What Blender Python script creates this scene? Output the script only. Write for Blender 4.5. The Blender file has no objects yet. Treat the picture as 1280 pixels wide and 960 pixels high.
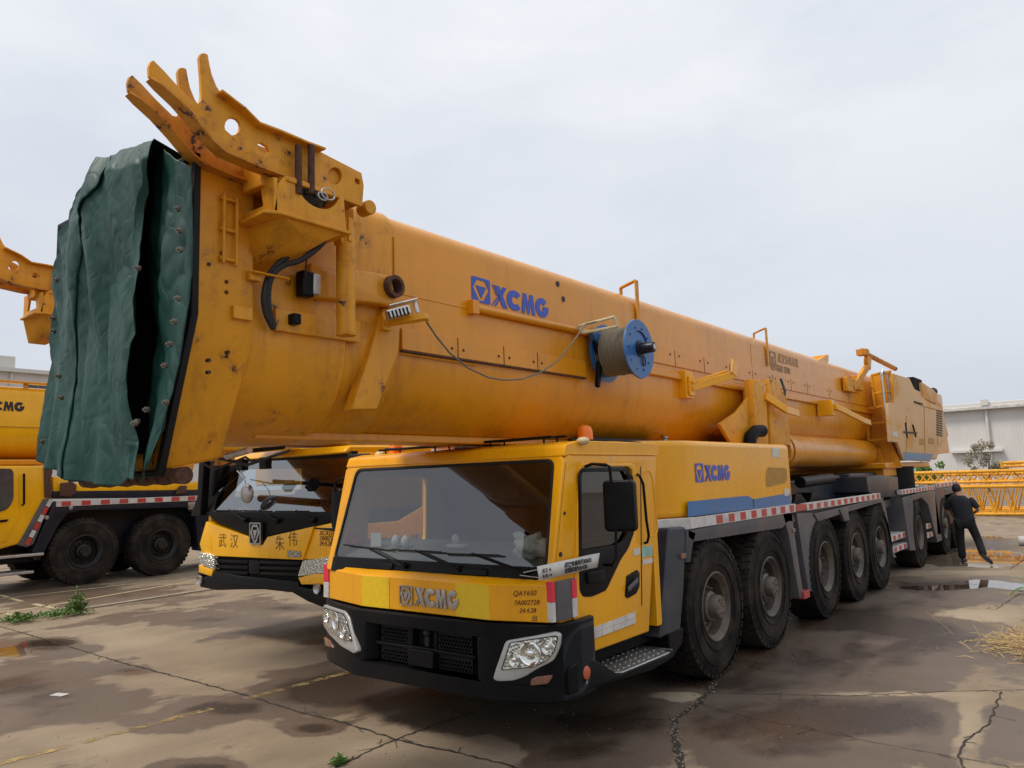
import bpy, bmesh, math, random
from mathutils import Vector, Matrix, noise
random.seed(7)
R = math.radians
scene = bpy.context.scene
COL = scene.collection

# ------------------------------------------------------------------ camera
F_PX = 961.0; EYE = Vector((0, 0, 2.15))
_dy = Vector((762, -94, -F_PX)).normalized()
_dx = -Vector((-1232, -160, -F_PX)); _dx = (_dx - _dy * _dx.dot(_dy)).normalized()
_dz = _dx.cross(_dy)
M_WORLD = Matrix((_dx, _dy, _dz))          # camera vector -> world vector

def at(px, py, x=None, y=None, z=None, plane=None):
    """world point where the sight line of a photo pixel meets a real plane"""
    r = M_WORLD @ Vector((px - 640, -(py - 480), -F_PX))
    if plane is not None:
        p, n = plane; t = (Vector(p) - EYE).dot(Vector(n)) / r.dot(Vector(n))
    elif x is not None: t = (x - EYE.x) / r.x
    elif y is not None: t = (y - EYE.y) / r.y
    else: t = (z - EYE.z) / r.z
    return EYE + r * t

def side(pts, x):            # list of pixels -> (y, z) on plane x
    return [(lambda p: (p.y, p.z))(at(a, b, x=x)) for a, b in pts]

cam_d = bpy.data.cameras.new("camera"); cam = bpy.data.objects.new("camera", cam_d); COL.objects.link(cam)
cam_d.sensor_fit = 'HORIZONTAL'; cam_d.sensor_width = 36; cam_d.lens = F_PX / 1280 * 36
cam_d.clip_start = 0.05; cam_d.clip_end = 2000
cam.matrix_world = Matrix.Translation(EYE) @ M_WORLD.to_4x4()
scene.camera = cam

# ------------------------------------------------------------------ materials
def nn(nt, typ, **kw):
    n = nt.nodes.new(typ)
    for k, v in kw.items(): setattr(n, k, v)
    return n
def mixc(nt, fac, a, b, blend='MIX'):
    m = nn(nt, 'ShaderNodeMix', data_type='RGBA', blend_type=blend)
    for sock, v in ((m.inputs[0], fac), (m.inputs[6], a), (m.inputs[7], b)):
        if isinstance(v, bpy.types.NodeSocket): nt.links.new(v, sock)
        elif isinstance(v, (int, float)): sock.default_value = v
        else: sock.default_value = (*v, 1) if len(v) == 3 else v
    return m.outputs[2]
def ramp(nt, src, a, b, lo=0.0, hi=1.0):
    m = nn(nt, 'ShaderNodeMapRange'); m.clamp = True
    nt.links.new(src, m.inputs[0])
    m.inputs[1].default_value = a; m.inputs[2].default_value = b
    m.inputs[3].default_value = lo; m.inputs[4].default_value = hi
    return m.outputs[0]
def math_n(nt, op, a, b):
    m = nn(nt, 'ShaderNodeMath', operation=op)
    for i, v in enumerate((a, b)):
        if isinstance(v, (int, float)): m.inputs[i].default_value = v
        else: nt.links.new(v, m.inputs[i])
    return m.outputs[0]
def noise_n(nt, vec, scale, detail=4, rough=0.55, dist=0.0):
    n = nn(nt, 'ShaderNodeTexNoise')
    nt.links.new(vec, n.inputs['Vector'])
    n.inputs['Scale'].default_value = scale; n.inputs['Detail'].default_value = detail
    n.inputs['Roughness'].default_value = rough; n.inputs['Distortion'].default_value = dist
    return n.outputs[0]
def new_mat(name):
    m = bpy.data.materials.new(name); m.use_nodes = True
    nt = m.node_tree; b = nt.nodes['Principled BSDF']
    g = nn(nt, 'ShaderNodeNewGeometry')
    return m, nt, b, g.outputs['Position']
def scaled(nt, pos, s):
    v = nn(nt, 'ShaderNodeVectorMath', operation='MULTIPLY')
    nt.links.new(pos, v.inputs[0]); v.inputs[1].default_value = s
    return v.outputs[0]

def paint(name, rgb, rough=0.32, dirt=0.35, dirtc=(0.13, 0.052, 0.012), streak=0.35, rust=0.0, coat=0.35, metal=0.0, bump=0.05, fade=0.0):
    m, nt, b, pos = new_mat(name)
    n1 = noise_n(nt, pos, 0.9, 6, 0.6)
    n2 = noise_n(nt, pos, 9.0, 6, 0.7)
    c = mixc(nt, ramp(nt, n1, 0.35, 0.68), rgb, tuple(v * 0.86 for v in rgb))
    if fade:
        nf = noise_n(nt, scaled(nt, pos, (0.8, 0.8, 1.6)), 0.8, 5, 0.6)
        c = mixc(nt, ramp(nt, nf, 0.36, 0.46, 0, fade), c, (0.70, 0.45, 0.24))
    # vertical streaks of grime
    sv = noise_n(nt, scaled(nt, pos, (7, 7, 0.55)), 1.6, 5, 0.65)
    sm = math_n(nt, 'MULTIPLY', ramp(nt, sv, 0.48, 0.68), ramp(nt, n1, 0.3, 0.6))
    c = mixc(nt, math_n(nt, 'MULTIPLY', sm, streak), c, dirtc)
    dm = math_n(nt, 'MULTIPLY', ramp(nt, n2, 0.55, 0.82), dirt)
    c = mixc(nt, dm, c, dirtc)
    # long scuffs along the paint
    sc_ = noise_n(nt, scaled(nt, pos, (3, .35, 9)), 3.0, 6, 0.7, 0.2)
    c = mixc(nt, math_n(nt, 'MULTIPLY', ramp(nt, sc_, 0.64, 0.70), dirt * 1.2), c, tuple(v * 0.35 + 0.03 for v in rgb))
    # small chips
    ch = noise_n(nt, pos, 34.0, 3, 0.6)
    chm = math_n(nt, 'MULTIPLY', ramp(nt, ch, 0.735, 0.75), ramp(nt, noise_n(nt, pos, 1.7, 3), 0.5, 0.56))
    c = mixc(nt, math_n(nt, 'MULTIPLY', chm, 0.8), c, (0.05, 0.02, 0.015))
    if rust:
        r1 = noise_n(nt, pos, 6.5, 8, 0.7, 0.3)
        rm = ramp(nt, r1, 0.66 - rust * 0.14, 0.675 - rust * 0.14)
        halo = ramp(nt, r1, 0.55 - rust * 0.14, 0.67 - rust * 0.14, 0, 0.45)
        c = mixc(nt, halo, c, (0.30, 0.09, 0.025))
        c = mixc(nt, rm, c, (0.055, 0.03, 0.025))
    nt.links.new(c, b.inputs['Base Color'])
    nt.links.new(ramp(nt, n2, 0.3, 0.8, rough * 0.8, min(1, rough * 1.9)), b.inputs['Roughness'])
    b.inputs['Metallic'].default_value = metal
    b.inputs['Coat Weight'].default_value = coat * 0.4; b.inputs['Coat Roughness'].default_value = 0.15; b.inputs['Specular IOR Level'].default_value = 0.35
    bp = nn(nt, 'ShaderNodeBump'); bp.inputs['Strength'].default_value = bump; bp.inputs['Distance'].default_value = 0.02
    nt.links.new(noise_n(nt, pos, 3.2, 5, 0.6), bp.inputs['Height']); nt.links.new(bp.outputs[0], b.inputs['Normal'])
    return m

def simple(name, rgb, rough=0.5, metal=0.0, var=0.25, scale=8.0, bump=0.0, coat=0.0, dust=None, spec=None):
    m, nt, b, pos = new_mat(name)
    n = noise_n(nt, pos, scale, 5, 0.6)
    c = mixc(nt, ramp(nt, n, 0.3, 0.7), tuple(v * (1 - var) for v in rgb), tuple(min(1, v * (1 + var)) for v in rgb))
    if dust:
        dn = noise_n(nt, pos, 2.3, 6, 0.65)
        c = mixc(nt, ramp(nt, dn, 0.42, 0.7, 0, dust[1]), c, dust[0])
    nt.links.new(c, b.inputs['Base Color'])
    nt.links.new(ramp(nt, n, 0.2, 0.8, rough * 0.8, min(1, rough * 1.2)), b.inputs['Roughness'])
    b.inputs['Metallic'].default_value = metal; b.inputs['Coat Weight'].default_value = coat
    b.inputs['Specular IOR Level'].default_value = 0.5 if spec is None else spec
    if bump:
        bp = nn(nt, 'ShaderNodeBump'); bp.inputs['Strength'].default_value = bump; bp.inputs['Distance'].default_value = 0.02
        nt.links.new(noise_n(nt, pos, scale * 3, 4, 0.6), bp.inputs['Height']); nt.links.new(bp.outputs[0], b.inputs['Normal'])
    return m

def glass(name, tint=(0.75, 0.8, 0.8), ior=1.5, boost=1.0, rough=0.01):
    m = bpy.data.materials.new(name); m.use_nodes = True
    nt = m.node_tree; nt.nodes.clear()
    out = nn(nt, 'ShaderNodeOutputMaterial'); mx = nn(nt, 'ShaderNodeMixShader')
    tr = nn(nt, 'ShaderNodeBsdfTransparent'); gl = nn(nt, 'ShaderNodeBsdfGlossy')
    pos = nn(nt, 'ShaderNodeNewGeometry').outputs['Position']
    lw_ = nn(nt, 'ShaderNodeLayerWeight'); lw_.inputs['Blend'].default_value = 0.5
    tr.inputs['Color'].default_value = (*tint, 1)
    gl.inputs['Color'].default_value = (0.95, 0.97, 1, 1)
    nt.links.new(ramp(nt, noise_n(nt, pos, 3, 5), 0.3, 0.8, rough, rough * 5), gl.inputs['Roughness'])
    f = math_n(nt, 'ADD', math_n(nt, 'MULTIPLY', math_n(nt, 'POWER', lw_.outputs['Facing'], 4.0), 0.8), boost)
    nt.links.new(f, mx.inputs[0]); nt.links.new(tr.outputs[0], mx.inputs[1]); nt.links.new(gl.outputs[0], mx.inputs[2])
    nt.links.new(mx.outputs[0], out.inputs[0])
    return m

ORANGE = (0.72, 0.285, 0.012)
M = {}
M['boom'] = paint('boom_paint', (0.76, 0.30, 0.007), 0.27, 0.09, streak=0.28, bump=0.06, coat=0.6)
M['head'] = paint('boom_head_paint', (0.78, 0.33, 0.012), 0.34, 0.28, streak=0.3, rust=0.05, bump=0.12)
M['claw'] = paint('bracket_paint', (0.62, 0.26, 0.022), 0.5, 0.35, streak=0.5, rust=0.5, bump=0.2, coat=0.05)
M['bracket'] = paint('bracket_paint_clean', (0.76, 0.33, 0.014), 0.42, 0.3, streak=0.35, rust=0.12, bump=0.15, coat=0.1)
M['cab'] = paint('cab_paint', (0.92, 0.42, 0.005), 0.24, 0.10, streak=0.12, coat=0.6, bump=0.02)
M['cab2'] = paint('neighbour_cab_paint', (0.95, 0.48, 0.006), 0.22, 0.10, streak=0.1, coat=0.6, bump=0.02)
M['faded'] = paint('faded_superstructure_paint', (0.70, 0.36, 0.10), 0.6, 0.2, streak=0.2, fade=0.9, coat=0.0)
M['lattice'] = paint('lattice_paint', (0.80, 0.38, 0.02), 0.45, 0.3, streak=0.2, rust=0.15)
M['rust'] = simple('rusty_steel', (0.10, 0.045, 0.028), 0.85, 0.2, 0.5, 22, 0.5)
M['chassis'] = simple('chassis_grey', (0.030, 0.038, 0.055), 0.42, 0.0, 0.3, 5, 0.05, 0.1, dust=((0.10, 0.08, 0.065), 0.5), spec=0.35)
M['fender'] = simple('fender_grey', (0.085, 0.088, 0.10), 0.45, 0.0, 0.2, 4, 0.05, 0.1, dust=((0.17, 0.13, 0.105), 0.6), spec=0.35)
M['navy'] = simple('navy_chassis', (0.008, 0.011, 0.022), 0.4, 0.0, 0.3, 5, 0.0, 0.1, dust=((0.05, 0.045, 0.04), 0.25), spec=0.3)
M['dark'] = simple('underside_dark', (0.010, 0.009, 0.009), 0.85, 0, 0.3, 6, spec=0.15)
M['blackp'] = simple('black_plastic', (0.004, 0.0045, 0.0065), 0.38, 0, 0.25, 9, 0.03, dust=((0.018, 0.015, 0.013), 0.3), spec=0.14)
M['gasket'] = simple('rubber_gasket', (0.01, 0.01, 0.011), 0.6, spec=0.3)
M['tyre'] = simple('tyre_rubber', (0.014, 0.012, 0.011), 0.85, 0, 0.3, 14, 0.25, dust=((0.085, 0.063, 0.048), 0.6), spec=0.15)
M['rim'] = simple('rim_steel', (0.085, 0.072, 0.06), 0.55, 0.3, 0.3, 10, 0.1, dust=((0.20, 0.15, 0.11), 0.7))
M['rimd'] = simple('rim_dark', (0.022, 0.02, 0.02), 0.5, 0.3, 0.3, 10, 0.1)
M['hub'] = simple('hub_grey', (0.12, 0.10, 0.085), 0.5, 0.2, 0.3, 12, 0.15, dust=((0.17, 0.13, 0.1), 0.6))
M['alu'] = simple('bare_aluminium', (0.62, 0.61, 0.59), 0.35, 0.75, 0.2, 12, 0.1, dust=((0.35, 0.31, 0.27), 0.5))
M['steel'] = simple('steel_grey', (0.42, 0.41, 0.40), 0.3, 0.75, 0.2, 12)
M['silver'] = simple('silver_plastic', (0.50, 0.50, 0.49), 0.35, 0.4, 0.1, 12)
M['chrome'] = simple('reflector_chrome', (0.9, 0.9, 0.9), 0.08, 1.0, 0.05, 30)
M['white'] = simple('white_tape', (0.62, 0.60, 0.58), 0.5, 0, 0.15, 10, dust=((0.25, 0.2, 0.16), 0.5))
M['sheet'] = simple('white_sticker', (0.60, 0.58, 0.54), 0.6, 0, 0.08, 15)
M['red'] = simple('red_reflector', (0.50, 0.035, 0.03), 0.4, 0, 0.2, 15, dust=((0.25, 0.15, 0.12), 0.35))
M['pinkred'] = simple('red_marker_tape', (0.72, 0.03, 0.06), 0.35, 0, 0.1, 15)
M['blue'] = simple('blue_stripe', (0.010, 0.15, 0.40), 0.4, 0, 0.12, 3, 0, 0.3, dust=((0.12, 0.16, 0.2), 0.35))
M['fblue'] = simple('faded_blue_stripe', (0.14, 0.24, 0.36), 0.6, 0, 0.15, 3, dust=((0.3, 0.28, 0.25), 0.4))
M['logo'] = simple('logo_blue', (0.008, 0.055, 0.46), 0.4, 0, 0.1, 8, 0, 0.3)
M['reel'] = simple('reel_blue', (0.015, 0.12, 0.36), 0.4, 0, 0.25, 9, 0.1, 0.2, dust=((0.09, 0.14, 0.22), 0.5))
M['rope'] = simple('wire_rope', (0.185, 0.16, 0.115), 0.7, 0.1, 0.3, 60, 0.3)
M['yellowtape'] = simple('yellow_reflective_tape', (0.80, 0.53, 0.005), 0.35, 0, 0.08, 20, 0, 0.2)
M['amber'] = simple('amber_beacon', (0.95, 0.20, 0.004), 0.3, 0, 0.1, 20, 0, 0.1)
M['lampred'] = simple('side_lamp', (0.55, 0.10, 0.03), 0.3, 0, 0.1, 20, 0, 0.5)
M['lampbrown'] = simple('fog_lamp', (0.22, 0.10, 0.06), 0.2, 0, 0.2, 20, 0, 0.5)
M['cream'] = simple('cream_dome', (0.62, 0.52, 0.30), 0.5)
M['seat'] = simple('seat_fabric', (0.075, 0.014, 0.012), 0.9, 0, 0.2, 30)
M['trim'] = simple('cab_trim', (0.022, 0.022, 0.024), 0.8, spec=0.2)
M['dash'] = simple('dashboard_plastic', (0.13, 0.13, 0.12), 0.7, 0, 0.25, 12)
M['rag'] = simple('cotton_rag', (0.62, 0.60, 0.52), 0.95, 0, 0.15, 20)
M['cable'] = simple('black_cable', (0.018, 0.018, 0.02), 0.6)
M['ink'] = simple('black_ink', (0.02, 0.015, 0.02), 0.6)
M['fadedink'] = simple('faded_brush_ink', (0.13, 0.085, 0.03), 0.6, 0, 0.5, 30)
M['inkr'] = simple('marker_ink', (0.11, 0.015, 0.01), 0.6)
M['mint'] = simple('mint_sticker', (0.30, 0.52, 0.46), 0.5)
M['patch'] = simple('painted_over_patch', (0.42, 0.21, 0.02), 0.55, 0, 0.25, 14)
M['greytext'] = simple('worn_grey_lettering', (0.30, 0.19, 0.11), 0.6)
M['wall'] = simple('warehouse_cladding', (0.62, 0.60, 0.57), 0.6, 0, 0.05, 0.5)
M['wall2'] = simple('office_wall', (0.60, 0.58, 0.55), 0.7, 0, 0.06, 0.6)
M['pane'] = simple('window_pane', (0.05, 0.06, 0.07), 0.15)
M['skin'] = simple('skin', (0.42, 0.24, 0.16), 0.55, 0, 0.1, 20)
M['hair'] = simple('hair', (0.012, 0.009, 0.008), 0.7)
M['shirt'] = simple('black_shirt', (0.014, 0.015, 0.022), 0.9, 0, 0.2, 20, 0.2)
M['trousers'] = simple('black_trousers', (0.008, 0.008, 0.010), 0.9, 0, 0.2, 20, 0.2)
M['shoe'] = simple('shoe', (0.012, 0.012, 0.013), 0.6)
M['sole'] = simple('shoe_sole', (0.12, 0.12, 0.12), 0.8)
M['glass'] = glass('windscreen_glass', (0.62, 0.66, 0.66), 1.5, 0.12)
M['glass2'] = glass('neighbour_windscreen_glass', (0.34, 0.37, 0.37), 1.5, 0.22)
M['sideglass'] = glass('side_glass', (0.32, 0.36, 0.36), 1.5, 0.10)
M['lens'] = glass('lamp_lens', (0.95, 0.96, 0.94), 1.45, 0.05)
M['leaf'] = simple('weed_leaf', (0.10, 0.19, 0.035), 0.6, 0, 0.4, 25)
M['longleaf'] = simple('long_leaf', (0.06, 0.13, 0.03), 0.5, 0, 0.3, 15)
M['bushleaf'] = simple('bush_leaf', (0.26, 0.23, 0.16), 0.8, 0, 0.4, 3)
M['bark'] = simple('bark', (0.09, 0.07, 0.05), 0.9)
M['straw'] = simple('dry_straw', (0.50, 0.36, 0.18), 0.85, 0, 0.35, 30)
M['crack'] = simple('crack_dark', (0.030, 0.025, 0.02), 0.9, 0, 0.5, 30)
M['rubble'] = simple('crushed_stone', (0.22, 0.17, 0.12), 0.9, 0, 0.4, 40)
M['lineY'] = None

m, nt, b, pos = new_mat('faceted_reflector')
vo = nn(nt, 'ShaderNodeTexVoronoi'); vo.inputs['Scale'].default_value = 34; nt.links.new(pos, vo.inputs['Vector'])
b.inputs['Base Color'].default_value = (.85, .85, .82, 1); b.inputs['Metallic'].default_value = .75; b.inputs['Roughness'].default_value = .18
bp = nn(nt, 'ShaderNodeBump'); bp.inputs['Strength'].default_value = 1; bp.inputs['Distance'].default_value = .03
nt.links.new(vo.outputs['Distance'], bp.inputs['Height']); nt.links.new(bp.outputs[0], b.inputs['Normal'])
M['facet'] = m
# tarpaulin
m, nt, b, pos = new_mat('green_tarpaulin')
n1 = noise_n(nt, pos, 2.0, 7, 0.65); n2 = noise_n(nt, scaled(nt, pos, (1, 1, 0.35)), 9, 6, 0.7)
c = mixc(nt, ramp(nt, n1, 0.3, 0.7), (0.007, 0.040, 0.034), (0.013, 0.060, 0.050))
c = mixc(nt, ramp(nt, n2, 0.52, 0.8, 0, 0.4), c, (0.028, 0.075, 0.064))
c = mixc(nt, ramp(nt, noise_n(nt, pos, 14, 5, 0.7), 0.62, 0.78, 0, 0.6), c, (0.02, 0.05, 0.05))
nt.links.new(c, b.inputs['Base Color']); b.inputs['Roughness'].default_value = 0.5; b.inputs['Specular IOR Level'].default_value = 0.3
bp = nn(nt, 'ShaderNodeBump'); bp.inputs['Strength'].default_value = 0.22; bp.inputs['Distance'].default_value = 0.012
vo = nn(nt, 'ShaderNodeTexVoronoi'); vo.feature = 'DISTANCE_TO_EDGE'; vo.inputs['Scale'].default_value = 5.5
nv = nn(nt, 'ShaderNodeTexNoise'); nv.inputs['Scale'].default_value = 3; nt.links.new(pos, nv.inputs['Vector'])
nt.links.new(scaled(nt, mixc(nt, 0.30, pos, nv.outputs['Color']), (1.3, 1.3, .38)), vo.inputs['Vector'])
nt.links.new(math_n(nt, 'ADD', ramp(nt, vo.outputs[0], 0, 0.05), math_n(nt, 'MULTIPLY', n2, 0.8)), bp.inputs['Height'])
nt.links.new(bp.outputs[0], b.inputs['Normal'])
M['tarp'] = m

# ------------------------------------------------------------------ mesh helpers
def smooth_path(P, n=5):
    P = [Vector(p) for p in P]; out = []
    for i in range(len(P) - 1):
        p0 = P[max(i - 1, 0)]; p1 = P[i]; p2 = P[i + 1]; p3 = P[min(i + 2, len(P) - 1)]
        for k in range(n):
            t = k / n
            out.append(.5 * ((2 * p1) + (p2 - p0) * t + (2 * p0 - 5 * p1 + 4 * p2 - p3) * t * t + (3 * p1 - p0 - 3 * p2 + p3) * t ** 3))
    out.append(P[-1]); return out
class MB:
    def __init__(s): s.v = []; s.f = []
    def add(s, verts, faces, mat=None):
        o = len(s.v)
        s.v += [(mat @ Vector(p)) if mat is not None else Vector(p) for p in verts]
        s.f += [tuple(i + o for i in f) for f in faces]
        return s
    def box(s, x0, x1, y0, y1, z0, z1, mat=None):
        v = [(x, y, z) for x in (x0, x1) for y in (y0, y1) for z in (z0, z1)]
        return s.add(v, [(0, 1, 3, 2), (4, 6, 7, 5), (0, 4, 5, 1), (2, 3, 7, 6), (0, 2, 6, 4), (1, 5, 7, 3)], mat)
    def prism_x(s, pts, x0, x1):       # pts (y,z)
        n = len(pts)
        v = [(x0, y, z) for y, z in pts] + [(x1, y, z) for y, z in pts]
        return s.add(v, [tuple(range(n))[::-1], tuple(range(n, 2 * n))] + [(i, (i + 1) % n, n + (i + 1) % n, n + i) for i in range(n)])
    def prism_z(s, pts, z0, z1):
        n = len(pts)
        v = [(x, y, z0) for x, y in pts] + [(x, y, z1) for x, y in pts]
        return s.add(v, [tuple(range(n))[::-1], tuple(range(n, 2 * n))] + [(i, (i + 1) % n, n + (i + 1) % n, n + i) for i in range(n)])
    def prism_y(s, pts, y0, y1):       # pts (x,z)
        n = len(pts)
        v = [(x, y0, z) for x, z in pts] + [(x, y1, z) for x, z in pts]
        return s.add(v, [tuple(range(n)), tuple(range(n, 2 * n))[::-1]] + [((i + 1) % n, i, n + i, n + (i + 1) % n) for i in range(n)])
    def tube(s, path, r, seg=10, caps=True):
        P = [Vector(p) for p in path]
        rr = r if isinstance(r, (list, tuple)) else [r] * len(P)
        t0 = (P[1] - P[0]).normalized()
        up = Vector((0, 0, 1)) if abs(t0.z) < 0.9 else Vector((1, 0, 0))
        a = t0.cross(up).normalized()
        base = len(s.v); n = len(P)
        for i, p in enumerate(P):
            t = (P[min(i + 1, n - 1)] - P[max(i - 1, 0)]).normalized()
            a = (a - t * a.dot(t)).normalized(); bb = t.cross(a)
            for k in range(seg):
                th = 2 * math.pi * k / seg
                s.v.append(p + (a * math.cos(th) + bb * math.sin(th)) * rr[i])
        for i in range(n - 1):
            for k in range(seg):
                k2 = (k + 1) % seg
                s.f.append((base + i * seg + k, base + i * seg + k2, base + (i + 1) * seg + k2, base + (i + 1) * seg + k))
        if caps:
            s.f.append(tuple(base + k for k in range(seg))[::-1])
            s.f.append(tuple(base + (n - 1) * seg + k for k in range(seg)))
        return s
    def lathe(s, prof, mat=None, seg=48, close=False):   # prof (along x, radius); axis X
        base = len(s.v); n = len(prof)
        for (x, r) in prof:
            for k in range(seg):
                th = 2 * math.pi * k / seg
                p = Vector((x, r * math.cos(th), r * math.sin(th)))
                s.v.append(mat @ p if mat is not None else p)
        for i in range(n - 1 if not close else n):
            j = (i + 1) % n
            for k in range(seg):
                k2 = (k + 1) % seg
                s.f.append((base + i * seg + k, base + i * seg + k2, base + j * seg + k2, base + j * seg + k))
        return s
    def ball(s, c, r, seg=16, rings=10, sc=(1, 1, 1), zmin=-1):
        base = len(s.v); c = Vector(c)
        for i in range(rings + 1):
            ph = -math.pi / 2 + math.pi * i / rings
            for k in range(seg):
                th = 2 * math.pi * k / seg
                z = max(math.sin(ph), zmin)
                s.v.append(c + Vector((r * sc[0] * math.cos(ph) * math.cos(th), r * sc[1] * math.cos(ph) * math.sin(th), r * sc[2] * z)))
        for i in range(rings):
            for k in range(seg):
                k2 = (k + 1) % seg
                s.f.append((base + i * seg + k, base + i * seg + k2, base + (i + 1) * seg + k2, base + (i + 1) * seg + k))
        return s
    def mesh(s, me, mat=None):
        return s.add([v.co.copy() for v in me.vertices], [tuple(p.vertices) for p in me.polygons], mat)
    def build(s, name, mat, parent=None, bevel=0.0, smooth=35, segs=2, sub=0):
        off = parent_loc(parent)
        me = bpy.data.meshes.new(name)
        me.from_pydata([tuple(Vector(p) - off) for p in s.v], [], s.f)
        me.validate()
        bm = bmesh.new(); bm.from_mesh(me)
        bmesh.ops.remove_doubles(bm, verts=bm.verts, dist=1e-5)
        bmesh.ops.recalc_face_normals(bm, faces=bm.faces)
        bm.to_mesh(me); bm.free()
        me.materials.append(mat)
        me.shade_smooth(); me.set_sharp_from_angle(angle=R(smooth))
        o = bpy.data.objects.new(name, me); COL.objects.link(o)
        if parent is not None: o.parent = parent
        if bevel:
            bv = o.modifiers.new('bevel', 'BEVEL'); bv.width = bevel; bv.segments = segs; bv.limit_method = 'ANGLE'; bv.angle_limit = R(40)
            bv.harden_normals = False
        return o

def build_pieces(mb, name, mat, parent=None, bevel=0.0):
    """every connected piece of the builder becomes a part of its own"""
    par = list(range(len(mb.v)))
    def find(a):
        while par[a] != a: par[a] = par[par[a]]; a = par[a]
        return a
    for f in mb.f:
        for i in f[1:]:
            ra, rb = find(f[0]), find(i)
            if ra != rb: par[rb] = ra
    groups = {}
    for f in mb.f: groups.setdefault(find(f[0]), []).append(f)
    out = []
    for fs in groups.values():
        idx = sorted({i for f in fs for i in f}); mp = {a: b for b, a in enumerate(idx)}
        m2 = MB(); m2.v = [mb.v[i] for i in idx]; m2.f = [tuple(mp[i] for i in f) for f in fs]
        out.append(m2.build(name, mat, parent, bevel))
    return out
def parent_loc(p):
    off = Vector((0, 0, 0))
    while p is not None:
        off = off + p.location; p = p.parent
    return off

def thing(name, loc, label, cat, group=None):
    o = bpy.data.objects.new(name, None); COL.objects.link(o)
    o.location = loc; o['label'] = label; o['category'] = cat; o.empty_display_size = 0.3
    if group: o['group'] = group
    return o
def tag(o, label=None, cat=None, group=None, kind=None):
    if label: o['label'] = label
    if cat: o['category'] = cat
    if group: o['group'] = group
    if kind: o['kind'] = kind
    return o
def rebase(o, loc):
    """put a mesh thing's origin at its own base"""
    loc = Vector(loc); o.data.transform(Matrix.Translation(-loc)); o.location = loc; return o

def curve_mesh(splines, depth, bevel=0.0, res=2):
    cu = bpy.data.curves.new('tmp', 'CURVE'); cu.dimensions = '2D'; cu.fill_mode = 'BOTH'
    for pts in splines:
        sp = cu.splines.new('POLY'); sp.points.add(len(pts) - 1)
        for i, p in enumerate(pts): sp.points[i].co = (p[0], p[1], 0, 1)
        sp.use_cyclic_u = True
    cu.extrude = max(depth / 2 - bevel, 0.0001); cu.bevel_depth = bevel; cu.bevel_resolution = res; cu.offset = -bevel
    o = bpy.data.objects.new('tmp', cu)
    me = bpy.data.meshes.new_from_object(o)
    bpy.data.objects.remove(o); bpy.data.curves.remove(cu)
    return me
def text_mesh(txt, size, depth=0.002, offset=0.0, shear=0.0, align='LEFT'):
    cu = bpy.data.curves.new('tmp', 'FONT'); cu.body = txt; cu.size = size; cu.extrude = depth / 2; cu.offset = offset; cu.shear = shear
    cu.align_x = align; cu.resolution_u = 3
    o = bpy.data.objects.new('tmp', cu)
    me = bpy.data.meshes.new_from_object(o)
    bpy.data.objects.remove(o); bpy.data.curves.remove(cu)
    return me
def frame(origin, u, v):
    u = Vector(u).normalized(); n = u.cross(Vector(v)).normalized(); v = n.cross(u)
    m = Matrix((u, v, n)).transposed().to_4x4()
    return Matrix.Translation(Vector(origin)) @ m
def sideframe(x, y=0, z=0): return frame((x, y, z), (0, 1, 0), (0, 0, 1))
def frontframe(y, x=0, z=0): return frame((x, y, z), (1, 0, 0), (0, 0, 1))
def plate_side(mb, outline, x, t, holes=(), bevel=0.0):
    """plate whose outer face is plane x, t thick inward; outline in (y,z)"""
    me = curve_mesh([outline] + list(holes), t, bevel)
    mb.mesh(me, sideframe(x - t / 2)); bpy.data.meshes.remove(me); return mb
def plate_frame(mb, outline, fr, t, holes=(), bevel=0.0):
    me = curve_mesh([outline] + list(holes), t, bevel)
    mb.mesh(me, fr @ Matrix.Translation((0, 0, -t / 2))); bpy.data.meshes.remove(me); return mb
def circ(cx, cy, r, n=24, ry=None):
    ry = ry or r
    return [(cx + r * math.cos(2 * math.pi * i / n), cy + ry * math.sin(2 * math.pi * i / n)) for i in range(n)]
def rrect(x0, x1, y0, y1, r, n=5):
    out = []
    for cx, cy, a in ((x1 - r, y1 - r, 0), (x0 + r, y1 - r, 90), (x0 + r, y0 + r, 180), (x1 - r, y0 + r, 270)):
        for i in range(n + 1):
            t = R(a + 90 * i / n); out.append((cx + r * math.cos(t), cy + r * math.sin(t)))
    return out
def rpoly(pts, r, n=4):
    """round polygon corners"""
    out = []; N = len(pts)
    for i in range(N):
        p = Vector(pts[i]); a = Vector(pts[i - 1]); b_ = Vector(pts[(i + 1) % N])
        da = (a - p); db = (b_ - p); rr = min(r, da.length * 0.45, db.length * 0.45)
        A = p + da.normalized() * rr; B = p + db.normalized() * rr
        for k in range(n + 1):
            t = k / n
            q = A * (1 - t) ** 2 + p * 2 * t * (1 - t) + B * t * t
            out.append((q.x, q.y))
    return out

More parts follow.
